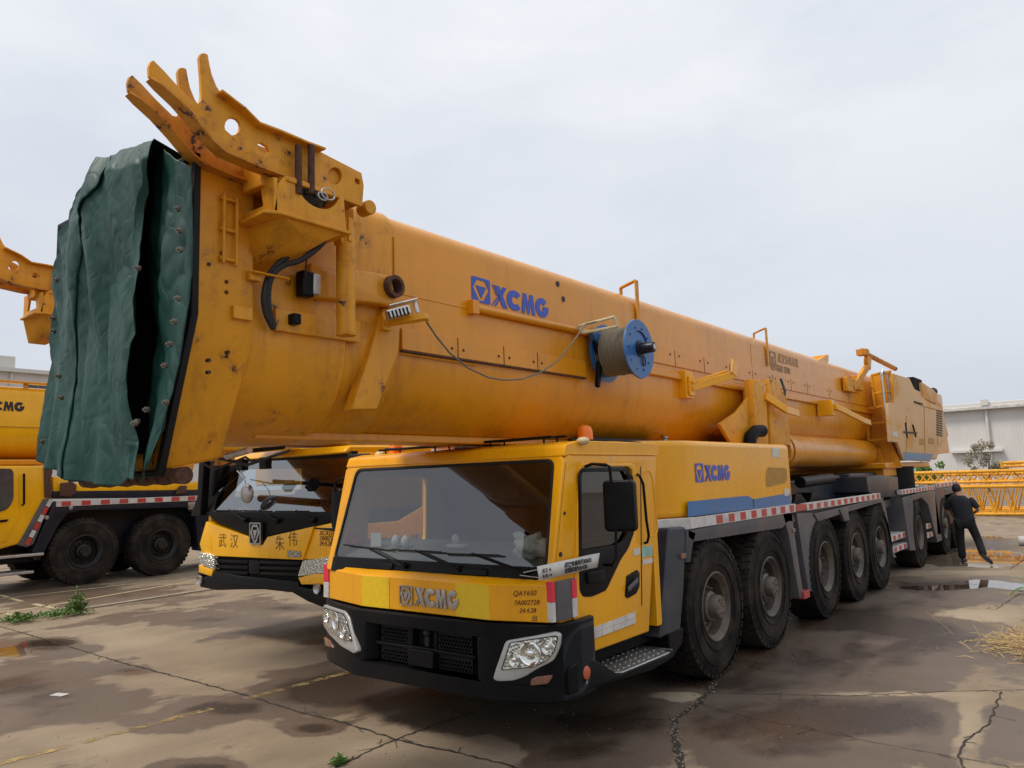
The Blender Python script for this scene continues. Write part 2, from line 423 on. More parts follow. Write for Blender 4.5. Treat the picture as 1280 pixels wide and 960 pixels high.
# lettering: the four letters and the emblem as filled shapes in unit height
def arc(cx, cy, rx, ry, a0, a1, n=14):
    return [(cx + rx * math.cos(R(a0 + (a1 - a0) * i / n)), cy + ry * math.sin(R(a0 + (a1 - a0) * i / n))) for i in range(n + 1)]
LET = {}
LET['X'] = [[(0.14, 1), (0.50, 1), (1.08, 0), (0.72, 0)], [(-.08, 0), (0.0, 0), (0.50, 0.52), (0.46, 0.60)], [(0.12, 0), (0.24, 0), (0.55, 0.40), (0.51, 0.48)],
            [(0.0, 1), (0.05, 1), (0.33, 0.55), (0.30, 0.50)], [(0.74, 1), (1.02, 1), (0.74, 0.58), (0.60, 0.78)]]
LET['C'] = [arc(0.55, 0.5, 0.58, 0.5, 40, 320, 22) + arc(0.56, 0.5, 0.22, 0.19, 320, 40, 22)]
LET['M'] = [[(0, 0), (0.13, 1), (0.40, 1), (0.53, 0.52), (0.66, 1), (0.93, 1), (1.06, 0), (0.80, 0), (0.75, 0.55), (0.60, 0.0), (0.46, 0), (0.31, 0.55), (0.26, 0)]]
LET['G'] = [arc(0.5, 0.5, 0.53, 0.5, 44, 345, 24) + [(1.03, 0.57), (0.56, 0.57), (0.56, 0.36), (0.70, 0.36)] + arc(0.52, 0.5, 0.20, 0.19, 310, 44, 20)]
EMB = [[(0.0, 0), (1, 0), (1, 1), (0, 1)],
       [(0.28, 0.90), (0.72, 0.90), (0.93, 0.56), (0.62, 0.08), (0.38, 0.08), (0.07, 0.56)],
       [(0.22, 0.66), (0.78, 0.66), (0.50, 0.16)]]
EMB_BAR = [[(0.30, 0.80), (0.70, 0.80), (0.76, 0.70), (0.24, 0.70)]]
def word_splines(txt, h, w, gap=0.06):
    out = []; u = 0
    for ch in txt:
        for sp in LET[ch]: out.append([((p[0] * w + u), p[1] * h) for p in sp])
        u += (1.1 if ch in 'XM' else 1.0) * w + gap * w
    return out, u
def put_word(name, txt, fr, h, w, mat, parent, depth=0.004, bevel=0.0, label=None):
    mb = MB(); u = 0
    for ch in txt:
        for sp in LET[ch]:
            me = curve_mesh([[(p[0] * w + u, p[1] * h) for p in sp]], depth, bevel)
            mb.mesh(me, fr); bpy.data.meshes.remove(me)
        u += {'X': 1.06, 'C': 1.06, 'M': 1.13, 'G': 1.1}[ch] * w
    o = mb.build(name, mat, parent)
    if label: o['label'] = label
    return o
def put_emblem(fr, w, h, mat, parent, depth=0.004, name='emblem'):
    mb = MB()
    e = [[(p[0] * w, p[1] * h) for p in sp] for sp in EMB]
    e[0] = rrect(0, w, 0, h, w * 0.08)
    me = curve_mesh(e, depth); mb.mesh(me, fr); bpy.data.meshes.remove(me)
    return mb.build(name, mat, parent)
def put_badge(fr, w, h, mat, parent, depth=0.02, backing=None):
    if backing:
        mb = MB(); me = curve_mesh([rrect(0, w, 0, h, w * .08)], depth * .4); mb.mesh(me, fr); bpy.data.meshes.remove(me); parent = mb.build('badge_plate', backing, parent)
    mb = MB()
    for sp in ([rrect(0, w, 0, h, w * .1), rrect(w * .07, w * .93, h * .06, h * .94, w * .06)],
               [[(p[0] * w, p[1] * h) for p in EMB[1]], [(.34 * w, .80 * h), (.66 * w, .80 * h), (.76 * w, .56 * h), (.56 * w, .18 * h), (.44 * w, .18 * h), (.24 * w, .56 * h)]],
               [[(.30 * w, .66 * h), (.70 * w, .66 * h), (.50 * w, .24 * h)]]):
        me = curve_mesh(sp, depth); mb.mesh(me, fr); bpy.data.meshes.remove(me)
    return mb.build('emblem', mat, parent)
def put_text(name, txt, fr, size, mat, parent, offset=0.0, shear=0.0, depth=0.002):
    me = text_mesh(txt, size, depth, offset, shear); mb = MB().mesh(me, fr); bpy.data.meshes.remove(me)
    return mb.build(name, mat, parent)

# ------------------------------------------------------------------ sky & sun
SUN_EL, SUN_AZ = 58, 215           # degrees; azimuth from +Y clockwise
world = bpy.data.worlds.new("World"); scene.world = world; world.use_nodes = True
nt = world.node_tree; bg = nt.nodes['Background']
sky = nn(nt, 'ShaderNodeTexSky', sky_type='NISHITA'); sky.sun_disc = False
sky.sun_elevation = R(SUN_EL); sky.sun_rotation = R(SUN_AZ); sky.air_density = 1.5; sky.dust_density = 4
tc = nn(nt, 'ShaderNodeTexCoord')
g = tc.outputs['Generated']
cl = noise_n(nt, scaled(nt, g, (1, 1, 2.6)), 1.6, 6, 0.55, 0.3)
sep = nn(nt, 'ShaderNodeSeparateXYZ'); nt.links.new(g, sep.inputs[0])
cloud = mixc(nt, ramp(nt, cl, 0.38, 0.62), (6.4, 6.75, 7.35), (8.1, 8.2, 8.4))
low = ramp(nt, sep.outputs[2], 0.0, 0.62)
cloud = mixc(nt, low, mixc(nt, ramp(nt, cl, 0.3, 0.7), (4.8, 5.2, 6.0), (5.4, 5.8, 6.5)), cloud)
colr = mixc(nt, 0.93, sky.outputs[0], cloud)
nt.links.new(colr, bg.inputs[0]); bg.inputs[1].default_value = 0.10

sl = bpy.data.lights.new('sun', 'SUN'); sl.energy = 2.0; sl.angle = R(16); sl.color = (1, 0.92, 0.80)
so = bpy.data.objects.new('sun', sl); COL.objects.link(so)
sd = Vector((math.sin(R(SUN_AZ)) * math.cos(R(SUN_EL)), math.cos(R(SUN_AZ)) * math.cos(R(SUN_EL)), math.sin(R(SUN_EL))))
so.rotation_euler = sd.to_track_quat('Z', 'Y').to_euler(); so.location = (0, 0, 30)
scene.view_settings.view_transform = 'Standard'; scene.view_settings.look = 'None'
scene.view_settings.exposure = 0.30; scene.view_settings.gamma = 1.0
scene.view_settings.use_curve_mapping = False

# ------------------------------------------------------------------ ground
def gp(px, py): p = at(px, py, z=0); return (p.x, p.y)
def seg_d(p, a, b_):
    ax, ay = a; bx, by = b_; dx, dy_ = bx - ax, by - ay
    t = max(0, min(1, ((p[0] - ax) * dx + (p[1] - ay) * dy_) / (dx * dx + dy_ * dy_ + 1e-9)))
    return math.hypot(p[0] - ax - t * dx, p[1] - ay - t * dy_)
# wet marks: pixel centre, half width and half height in the photo, strength
WET = [(55, 806, 60, 9, 1.2), (165, 839, 30, 5, .9), (465, 855, 120, 28, .9), (400, 868, 60, 20, 1.0), (290, 886, 55, 10, 1.0), (392, 910, 38, 9, 1.1),
       (255, 960, 55, 9, 1.0), (60, 870, 150, 36, .6), (200, 905, 80, 18, .35), (265, 774, 110, 10, .6), (350, 760, 60, 5, .8), (520, 840, 80, 30, .9),
       (330, 800, 70, 8, .25), (560, 905, 60, 14, .35),
       (1000, 820, 240, 50, .8), (950, 905, 180, 38, .8), (1110, 900, 130, 32, .75), (1060, 770, 120, 18, .8), (700, 900, 120, 30, .7), (720, 945, 120, 20, .7),
       (1150, 745, 110, 14, .6), (1250, 920, 40, 30, .5), (1180, 800, 90, 30, .45), (1000, 940, 120, 24, .5), (1120, 780, 90, 10, .6),
       (940, 860, 60, 12, .5), (850, 850, 60, 18, .7), (1180, 730, 100, 9, .8), (100, 745, 130, 12, .6), (20, 860, 60, 22, .4), (1010, 660, 60, 8, .4)]
PUD = [(60, 803, 42, 5, 1), (15, 815, 28, 7, .9), (1175, 697, 42, 9, 1), (1235, 698, 55, 11, 1.1), (1225, 727, 42, 5, .5), (1175, 735, 60, 4, .7), (1272, 733, 26, 5, .75), (1235, 672, 30, 3, .7)]
RUSTM = [(10, 812, 22, 12, 1.0), (165, 840, 28, 5, .7), (1240, 674, 28, 3, 1.0), (60, 850, 90, 12, .4), (600, 935, 120, 22, .4), (1215, 680, 18, 4, .8), (285, 862, 30, 4, .5), (930, 800, 130, 35, .5), (960, 910, 130, 30, .5)]
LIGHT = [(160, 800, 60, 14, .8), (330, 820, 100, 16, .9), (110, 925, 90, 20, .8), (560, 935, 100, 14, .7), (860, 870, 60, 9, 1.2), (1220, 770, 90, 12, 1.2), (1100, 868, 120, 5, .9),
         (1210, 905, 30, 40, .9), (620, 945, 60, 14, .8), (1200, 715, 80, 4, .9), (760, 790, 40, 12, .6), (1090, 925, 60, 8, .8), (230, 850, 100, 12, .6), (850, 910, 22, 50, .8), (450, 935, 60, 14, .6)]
def fieldsum(L, px, py, foot):
    s = 0
    for (a, b_, w, h, k) in L:
        d = ((px - a) / w) ** 2 + ((py - b_) / h) ** 2
        if d < 6: s += k * math.exp(-d * 1.1)
    return s
MT = M_WORLD.transposed()
def proj(x, y, z=0):
    c = MT @ (Vector((x, y, z)) - EYE)
    if c.z > -0.3: return None
    return 640 + F_PX * c.x / -c.z, 480 - F_PX * c.y / -c.z
xs = []
x = -24.0
while x < 4: xs.append(x); x += 0.06 if -11 < x < 1 else 0.14
ys = []
y = 1.6
while y < 34: ys.append(y); y += 0.05 if y < 8 else (0.08 if y < 16 else 0.2)
nx, ny = len(xs), len(ys)
verts = []; wet = []; pud = []; rst = []; lig = []
for yy in ys:
    for xx in xs:
        verts.append((xx, yy, 0)); q = proj(xx, yy)
        if q is None or not (-80 < q[0] < 1360 and q[1] < 1060): wet.append(.2); pud.append(0); rst.append(0); lig.append(0)
        else:
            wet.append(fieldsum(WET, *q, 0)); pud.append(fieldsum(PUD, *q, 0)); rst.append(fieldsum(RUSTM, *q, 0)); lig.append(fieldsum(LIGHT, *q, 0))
faces = [(j * nx + i, j * nx + i + 1, (j + 1) * nx + i + 1, (j + 1) * nx + i) for j in range(ny - 1) for i in range(nx - 1)]
# border out to the horizon, same sheet
X0, X1, Y0, Y1 = xs[0], xs[-1], ys[0], ys[-1]; BIG = 600
o = len(verts)
verts += [(-BIG, -BIG, 0), (BIG, -BIG, 0), (BIG, BIG, 0), (-BIG, BIG, 0)]
for a in (wet, pud, rst, lig): a += [0.15 if a is wet else 0] * 4
c00, c10, c01, c11 = 0, nx - 1, (ny - 1) * nx, ny * nx - 1
faces += [tuple([o, o + 1] + [i for i in range(nx - 1, -1, -1)]), tuple([o + 2, o + 3] + [c01 + i for i in range(nx)]),
          tuple([o + 3, o] + [j * nx for j in range(ny)]), tuple([o + 1, o + 2] + [j * nx + nx - 1 for j in range(ny - 1, -1, -1)])]
me = bpy.data.meshes.new('ground'); me.from_pydata(verts, [], faces)
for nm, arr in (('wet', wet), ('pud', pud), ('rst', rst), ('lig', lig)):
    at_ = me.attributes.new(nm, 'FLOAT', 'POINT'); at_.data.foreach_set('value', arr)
m, nt, b, pos = new_mat('concrete_yard')
def attr(nm):
    a = nn(nt, 'ShaderNodeAttribute', attribute_name=nm); return a.outputs['Fac']
nA = noise_n(nt, pos, 0.55, 7, 0.6, 0.4); nB = noise_n(nt, pos, 2.6, 8, 0.65, 0.3); nC = noise_n(nt, pos, 26, 6, 0.7); nD = noise_n(nt, pos, 150, 3, 0.6)
nE = noise_n(nt, scaled(nt, pos, (1, .45, 1)), 1.2, 7, 0.6, 0.2)
base = mixc(nt, ramp(nt, nE, 0.3, 0.7), (0.20, 0.146, 0.092), (0.345, 0.262, 0.175))
base = mixc(nt, ramp(nt, nC, 0.35, 0.75, 0, 0.35), base, (0.14, 0.115, 0.09))
base = mixc(nt, ramp(nt, nD, 0.5, 0.8, 0, 0.35), base, (0.36, 0.32, 0.26))
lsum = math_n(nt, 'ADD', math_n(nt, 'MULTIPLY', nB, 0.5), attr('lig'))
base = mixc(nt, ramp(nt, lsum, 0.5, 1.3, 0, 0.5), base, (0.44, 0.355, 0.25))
# damp = attribute + noise - light
d1 = math_n(nt, 'ADD', attr('wet'), math_n(nt, 'MULTIPLY', math_n(nt, 'SUBTRACT', nE, 0.5), 1.8))
d1 = math_n(nt, 'ADD', d1, math_n(nt, 'MULTIPLY', math_n(nt, 'SUBTRACT', nB, 0.5), 0.7))
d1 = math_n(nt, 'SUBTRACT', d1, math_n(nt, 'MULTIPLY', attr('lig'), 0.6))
damp = ramp(nt, d1, 0.08, 0.22); deep = ramp(nt, d1, 0.55, 0.90)
wetc = mixc(nt, ramp(nt, nA, 0.35, 0.65), (0.085, 0.057, 0.038), (0.130, 0.094, 0.070))
c = mixc(nt, math_n(nt, 'MULTIPLY', damp, 0.88), base, wetc)
c = mixc(nt, math_n(nt, 'MULTIPLY', deep, 0.9), c, (0.046, 0.030, 0.021))
rs = math_n(nt, 'ADD', attr('rst'), math_n(nt, 'MULTIPLY', math_n(nt, 'SUBTRACT', nB, 0.5), 0.9))
c = mixc(nt, ramp(nt, rs, 0.15, 0.9, 0, 0.65), c, (0.15, 0.065, 0.022))
nt.links.new(c, b.inputs['Base Color'])
pm = math_n(nt, 'ADD', attr('pud'), math_n(nt, 'MULTIPLY', math_n(nt, 'SUBTRACT', nE, 0.5), 0.9))
pmask = ramp(nt, pm, 0.34, 0.40)
rg = mixc(nt, damp, (0.85, 0.85, 0.85), (0.48, 0.48, 0.48)); rg = mixc(nt, deep, rg, (0.27, 0.27, 0.27)); rg = mixc(nt, pmask, rg, (0.03, 0.03, 0.03))
nt.links.new(rg, b.inputs['Roughness'])
bp = nn(nt, 'ShaderNodeBump'); bp.inputs['Distance'].default_value = 0.012
nt.links.new(ramp(nt, pmask, 0, 1, 0.55, 0.0), bp.inputs['Strength'])
nt.links.new(math_n(nt, 'ADD', nC, math_n(nt, 'MULTIPLY', nD, 0.6)), bp.inputs['Height']); nt.links.new(bp.outputs[0], b.inputs['Normal'])
me.materials.append(m)
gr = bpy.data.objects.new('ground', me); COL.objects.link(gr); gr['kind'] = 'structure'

# worn paint material for lines
def worn(name, rgb, thr=0.5):
    m, nt, b, pos = new_mat(name)
    n = noise_n(nt, pos, 7, 8, 0.7); b.inputs['Roughness'].default_value = 0.8
    c = mixc(nt, ramp(nt, noise_n(nt, pos, 2, 4), 0.3, 0.7), rgb, tuple(v * 0.7 for v in rgb))
    nt.links.new(c, b.inputs['Base Color'])
    nt.links.new(ramp(nt, n, thr - 0.06, thr + 0.1), b.inputs['Alpha'])
    return m
M['lineY'] = worn('worn_yellow_line', (0.40, 0.28, 0.11), 0.50)
M['lineW'] = worn('worn_pale_line', (0.50, 0.40, 0.24), 0.34)
def strip(mb, pts, w, z, jit=0.0, widths=None):
    P = [Vector((p[0], p[1])) for p in pts]
    # subdivide with jitter
    Q = [P[0]]
    for a, b_ in zip(P, P[1:]):
        n = max(1, int((b_ - a).length / 0.06)) if jit else 1
        for k in range(1, n + 1):
            q = a.lerp(b_, k / n)
            if jit and k < n: q = q + Vector((random.uniform(-jit, jit), random.uniform(-jit, jit)))
            Q.append(q)
    L = []; Rr = []
    for i, q in enumerate(Q):
        t = (Q[min(i + 1, len(Q) - 1)] - Q[max(i - 1, 0)]).normalized(); n = Vector((-t.y, t.x))
        ww = w * (random.uniform(0.45, 1.3) if jit else 1) / 2
        L.append((q + n * ww)); Rr.append((q - n * ww))
    v = [(p.x, p.y, z) for p in L] + [(p.x, p.y, z) for p in Rr]; n = len(L)
    mb.add(v, [(i, i + 1, n + i + 1, n + i) for i in range(n - 1)])
mb = MB()
CR = [[(0, 783), (75, 805), (155, 829), (235, 850), (310, 870), (380, 892), (435, 905), (495, 925), (570, 941), (640, 958), (740, 985)],
      [(595, 890), (540, 907), (495, 925), (460, 940), (415, 962)],
      [(890, 866), (960, 868), (1065, 870), (1170, 865), (1290, 862)],
      [(1252, 865), (1237, 905), (1208, 925), (1197, 945), (1209, 965)],
      [(880, 882), (960, 902), (1030, 915), (1090, 928), (1195, 947), (1290, 962)],
      [(780, 899), (840, 900)], [(1280, 700), (1262, 712), (1150, 712), (1080, 708)], [(1275, 742), (1245, 762), (1150, 757), (1080, 740)]]
for i, L_ in enumerate(CR):
    wv = [0.026, 0.022, 0.012, 0.018, 0.007, 0.012, 0.022, 0.014][i]
    strip(mb, [gp(*p) for p in L_], wv, 0.004, 0.014)
    for a_, b_ in zip(L_, L_[1:]):
        for _ in range(2):
            t_ = random.random(); q0 = gp(a_[0] + (b_[0] - a_[0]) * t_, a_[1] + (b_[1] - a_[1]) * t_); an = random.uniform(0, 6.28); ln_ = random.uniform(.06, .22)
            strip(mb, [q0, (q0[0] + ln_ * math.cos(an), q0[1] + ln_ * math.sin(an))], .008, .0045, .012)
tag(mb.build('ground_cracks', M['crack']), kind='structure')
mb = MB()
RUB = [(897, 852), (880, 872), (860, 888), (843, 900), (842, 915), (847, 930), (852, 962)]
strip(mb, [gp(*p) for p in RUB], 0.055, 0.006, 0.022)
tag(mb.build('ground_joint', M['crack']), kind='structure')
mb = MB()
for a, b_ in zip(RUB, RUB[1:]):
    for k in range(26):
        t = random.random(); q = gp(a[0] + (b_[0] - a[0]) * t, a[1] + (b_[1] - a[1]) * t)
        r = random.uniform(0.004, 0.013)
        mb.ball((q[0] + random.gauss(0, 0.028), q[1] + random.gauss(0, 0.028), 0.006 + r * 0.3), r, 6, 4, (1, random.uniform(.6, 1.2), .6))
for k in range(420):
    q = gp(random.uniform(0, 1280), random.uniform(740, 958)); r = random.uniform(0.002, 0.008)
    mb.ball((q[0], q[1], r * .4), r, 6, 4, (1, 1, .6))
tag(mb.build('loose_gravel', M['rubble']), 'loose crushed stones lying in the broken concrete joint and around the yard', 'gravel', kind='stuff')
mb = MB()
strip(mb, [gp(-15, 959), gp(265, 886)], 0.11, 0.005); strip(mb, [gp(312, 873), gp(480, 829)], 0.11, 0.005)
tag(mb.build('road_marking', M['lineY']), kind='structure')
mb = MB()
for a, b_, w in (((-10, 750), (219, 724), .1), ((-10, 769), (262, 723), .1), ((0, 744), (27, 752), .1), ((42, 755), (75, 762), .12), ((0, 766), (30, 771), .12)):
    strip(mb, [gp(*a), gp(*b_)], w, 0.005)
tag(mb.build('road_marking', M['lineW']), kind='structure')
mb = MB(); p0 = gp(-30, 783); p1 = gp(270, 737)
d = Vector((p1[0] - p0[0], p1[1] - p0[1])).normalized(); n_ = Vector((-d.y, d.x)) * 0.13
q0 = Vector(p0) - d * 8; q1 = Vector(p1) + d * 12
mb.add([(q0.x, q0.y, -0.05), (q1.x, q1.y, -0.05), (q1.x + n_.x, q1.y + n_.y, -0.05), (q0.x + n_.x, q0.y + n_.y, -0.05),
        (q0.x, q0.y, 0.03), (q1.x, q1.y, 0.03), (q1.x + n_.x, q1.y + n_.y, 0.03), (q0.x + n_.x, q0.y + n_.y, 0.03)],
       [(0, 1, 5, 4), (1, 2, 6, 5), (2, 3, 7, 6), (3, 0, 4, 7), (4, 5, 6, 7)])
M['kerb'] = simple('kerb_concrete', (0.30, 0.26, 0.20), 0.9, 0, 0.3, 5, 0.3)
tag(mb.build('kerb', M['kerb']), kind='structure')

# ------------------------------------------------------------------ wheels
def wheel_meshes():
    D = 0.735
    # tyre: axle along X, outer face at x=0 side, inward -x
    prof = [(-0.015, 0.355), (0.0, 0.40), (0.015, 0.47), (0.018, 0.56), (0.008, 0.635), (0.004, 0.64), (-0.004, 0.672), (-0.022, 0.705), (-0.035, 0.715),
            (-0.12, 0.722), (-0.33, 0.722), (-0.41, 0.715), (-0.43, 0.70), (-0.445, 0.64), (-0.46, 0.56), (-0.45, 0.45), (-0.43, 0.355)]
    ty = MB().lathe(prof, None, 72)
    # raised rings on sidewall
    for r in (0.45, 0.60):
        ty.lathe([(0.012, r - 0.006), (0.0235, r - 0.004), (0.0235, r + 0.004), (0.012, r + 0.006)], None, 72)
    n = 44
    for k in range(n):
        a0 = 2 * math.pi * k / n
        for row, (xa, xb, off) in enumerate(((0.0, -0.10, 0), (-0.115, -0.21, .5), (-0.225, -0.32, 0), (-0.335, -0.44, .5))):
            a = a0 + off * 2 * math.pi / n; da = 2 * math.pi / n * 0.36
            sk = 0.02 if row % 2 else -0.02
            v = []
            for (xx, shift) in ((xa, sk), (xb, -sk)):
                for aa in (a - da + shift, a + da + shift):
                    ro = 0.738 if not ((row == 0 and xx == xa) or (row == 3 and xx == xb)) else 0.728
                    for rr in (0.69, ro): v.append((xx, rr * math.cos(aa), rr * math.sin(aa)))
            ty.add(v, [(0, 1, 3, 2), (4, 6, 7, 5), (0, 4, 5, 1), (2, 3, 7, 6), (1, 5, 7, 3)])
    tyre = ty.build('tyre', M['tyre'], None, smooth=30)
    rm = MB().lathe([(-0.03, 0.36), (0.002, 0.365), (0.008, 0.352), (-0.004, 0.335), (-0.03, 0.325), (-0.05, 0.30), (-0.16, 0.29), (-0.175, 0.27), (-0.16, 0.235), (-0.15, 0.17), (-0.15, 0.10), (-0.2, 0.0)], None, 48)
    for k in range(8):   # hand holes as dark raised discs edge
        a = 2 * math.pi * (k + .5) / 8
        mt = Matrix.Translation((-0.158, 0.232 * math.cos(a), 0.232 * math.sin(a)))
        rm.lathe([(0, 0.03), (0.006, 0.03), (0.006, 0.022), (-0.01, 0.022), (-0.01, 0.0)], mt, 12)
    rim = rm.build('rim', M['rim'], None)
    for nme, hubd in (('hub', True), ('flat', False)):
        hb = MB()
        if hubd:
            hb.lathe([(-0.15, 0.165), (-0.06, 0.155), (-0.045, 0.125), (0.035, 0.12), (0.05, 0.11), (0.052, 0.045), (0.045, 0.04), (0.045, 0.0)], None, 32)
            for k in range(6):
                a = 2 * math.pi * k / 6
                hb.lathe([(0.045, 0.012), (0.062, 0.012), (0.062, 0.0)], Matrix.Translation((0, 0.08 * math.cos(a), 0.08 * math.sin(a))), 6)
        else:
            hb.lathe([(-0.15, 0.15), (-0.11, 0.145), (-0.10, 0.12), (-0.09, 0.10), (-0.09, 0.0)], None, 32)
        for k in range(12):
            a = 2 * math.pi * k / 12
            hb.lathe([(-0.155, 0.017), (-0.095, 0.017), (-0.085, 0.010), (-0.08, 0.0)], Matrix.Translation((0, 0.195 * math.cos(a), 0.195 * math.sin(a))), 6)
        yield_h[nme] = hb.build('wheel', M['hub'], None)
    return tyre, rim
yield_h = {}
TYRE, RIM = wheel_meshes()
WHEELS_SRC = {'hub': yield_h['hub'], 'flat': yield_h['flat']}
def add_wheel(root, x, y, right=True, kind='hub', scale=1.0, mat=None, spin=None):
    w = bpy.data.objects.new('wheel', WHEELS_SRC[kind].data); COL.objects.link(w)
    w.parent = root
    off = parent_loc(root)
    w.location = Vector((x, y, 0.728 * scale)) - off
    sp = random.uniform(0, 6) if spin is None else spin
    w.rotation_euler = (sp, 0, 0 if right else math.pi)
    w.scale = (scale,) * 3
    for src, nm in ((TYRE, 'tyre'), (RIM, 'rim')):
        c_ = bpy.data.objects.new(nm, src.data); COL.objects.link(c_); c_.parent = w
        if mat and nm == 'rim':
            c_.data = dark_rim
    if mat: w.data = dark_hub
    return w
dark_rim = RIM.data.copy(); dark_rim.materials[0] = M['rimd']
dark_hub = yield_h['hub'].data.copy(); dark_hub.materials[0] = M['rimd']

# ------------------------------------------------------------------ MAIN CRANE
XS = -3.56                       # right flank plane
CX = -4.93
crane = thing('mobile_crane', (CX, 12.0, 0), 'largest yellow mobile crane in the foreground, with a blue rope reel on its long boom', 'crane', 'mobile cranes parked side by side')

WY = [7.98, 9.62, 11.9, 13.6, 15.15, 18.6, 21.6, 23.2]
for i, wy in enumerate(WY):
    kd = 'flat' if i in (2, 5) else 'hub'
    add_wheel(crane, XS - 0.005, wy, True, kd)
    add_wheel(crane, -6.45, wy, False, kd)
# chassis
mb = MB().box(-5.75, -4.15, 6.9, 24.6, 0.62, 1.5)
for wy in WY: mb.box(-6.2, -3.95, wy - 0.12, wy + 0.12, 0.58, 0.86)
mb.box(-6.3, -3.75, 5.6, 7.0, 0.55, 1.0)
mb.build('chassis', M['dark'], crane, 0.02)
# deck
mb = MB().box(-6.4, -3.75, 10.75, 15.55, 1.5, 1.585).box(-6.4, -3.75, 15.6, 17.1, 1.35, 1.5).box(-6.4, -3.75, 17.15, 24.9, 1.5, 1.585)
mb.build('deck', M['chassis'], crane, 0.01)

# --- boom
BX0, BX1, BZ0, BZ1 = -5.72, -4.20, 2.48, 4.22
def boom_section(x0, x1, z0, z1, r=0.17, sidefrac=0.42, n=14):
    cx = (x0 + x1) / 2; hw = (x1 - x0) / 2; zs = z0 + (z1 - z0) * sidefrac
    pts = []
    for i in range(7):
        t = R(90 * i / 6); pts.append((x0 + r - r * math.sin(t) , z1 - r + r * math.cos(t)))
    for i in range(n * 2 + 1):
        t = math.pi * i / (2 * n)
        cxx = -math.cos(t); s_ = math.sin(t)
        e = 0.82
        pts.append((cx + hw * (abs(cxx) ** e) * (1 if cxx > 0 else -1), zs - (zs - z0) * (s_ ** e)))
    for i in range(7):
        t = R(90 - 90 * i / 6); pts.append((x1 - r + r * math.sin(t), z1 - r + r * math.cos(t)))
    return pts
def boom_tube(mb, sec, y0, y1, steps=1):
    n = len(sec); v = []
    for k in range(steps + 1):
        yy = y0 + (y1 - y0) * k / steps
        v += [(x, yy, z) for x, z in sec]
    f = [(k * n + i, k * n + (i + 1) % n, (k + 1) * n + (i + 1) % n, (k + 1) * n + i) for k in range(steps) for i in range(n)]
    mb.add(v, f); return mb
sec = boom_section(BX0, BX1, BZ0, BZ1)
mb = boom_tube(MB(), sec, 2.6, 20.2)
mb.add([(x, 20.2, z) for x, z in sec], [tuple(range(len(sec)))])
mb.build('boom', M['boom'], crane, smooth=40)
# inner telescopic section recessed in the dark mouth
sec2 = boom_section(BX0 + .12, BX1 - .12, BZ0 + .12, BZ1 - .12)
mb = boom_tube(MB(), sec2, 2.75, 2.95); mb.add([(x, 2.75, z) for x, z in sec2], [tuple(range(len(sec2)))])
mb.build('inner_boom', M['dark'], crane)  # near-black instead of boom paint: the mouth's shade is in the colour

# head flange: follows photo outline; hollow ring
fy0 = 2.27
def ring(mb, outer0, inner0, y0, outer1, inner1, y1):
    n = len(outer0)
    v = [(x, y0, z) for x, z in outer0] + [(x, y0, z) for x, z in inner0] + [(x, y1, z) for x, z in outer1] + [(x, y1, z) for x, z in inner1]
    f = []
    for i in range(n):
        j = (i + 1) % n
        f += [(i, j, n + j, n + i), (2 * n + i, 3 * n + i, 3 * n + j, 2 * n + j), (i, 2 * n + i, 2 * n + j, j), (n + i, n + j, 3 * n + j, 3 * n + i)]
    mb.add(v, f)
def headring(x0, x1, z1, zk, zb, ins=0.0):
    x0 += ins; x1 -= ins; z1 -= ins; zb += ins
    return [(x0, z1), (x0, zk), (x0 + 0.34, zb), (x1 - 0.34, zb), (x1, zk), (x1, z1)]
mb = MB()
ring(mb, headring(-5.88, -4.06, 4.12, 3.12, 2.26), headring(-5.88, -4.06, 4.12, 3.12, 2.26, 0.10), fy0,
     headring(-5.88, -4.06, 4.12, 3.02, 2.34), headring(-5.88, -4.06, 4.12, 3.02, 2.34, 0.10), 2.66)
mb.build('boom_head', M['head'], crane, 0.02)
# raised collar rib on flange edge, weld plates
mb = MB()
ring(mb, headring(-5.91, -4.03, 4.10, 3.14, 2.23), headring(-5.91, -4.03, 4.10, 3.14, 2.23, 0.035), fy0 - 0.035,
     headring(-5.91, -4.03, 4.10, 3.14, 2.23), headring(-5.91, -4.03, 4.10, 3.14, 2.23, 0.035), fy0 + 0.012)
mb.build('head_seal', M['gasket'], crane, 0.008)
# transition shell: boom thickened behind the head
mb = MB()
s3 = boom_section(BX0 - .07, BX1 + .07, BZ0 - 0.03, 4.19, 0.15)
s4 = boom_section(BX0 - .03, BX1 + .03, BZ0 - 0.012, 4.225, 0.17)
boom_tube(mb, s3, 2.62, 3.42)
n = len(s3); mb.add([(x, 3.42, z) for x, z in s3] + [(x, 3.46, z) for x, z in s4], [(i, (i + 1) % n, n + (i + 1) % n, n + i) for i in range(n)])
boom_tube(mb, s4, 3.46, 3.9)
n = len(s4); sb = boom_section(BX0 - .004, BX1 + .004, BZ0 - 0.004, 4.222)
mb.add([(x, 3.9, z) for x, z in s4] + [(x, 3.93, z) for x, z in sb], [(i, (i + 1) % n, n + (i + 1) % n, n + i) for i in range(n)])
mb.build('boom_collar', M['head'], crane, smooth=30)
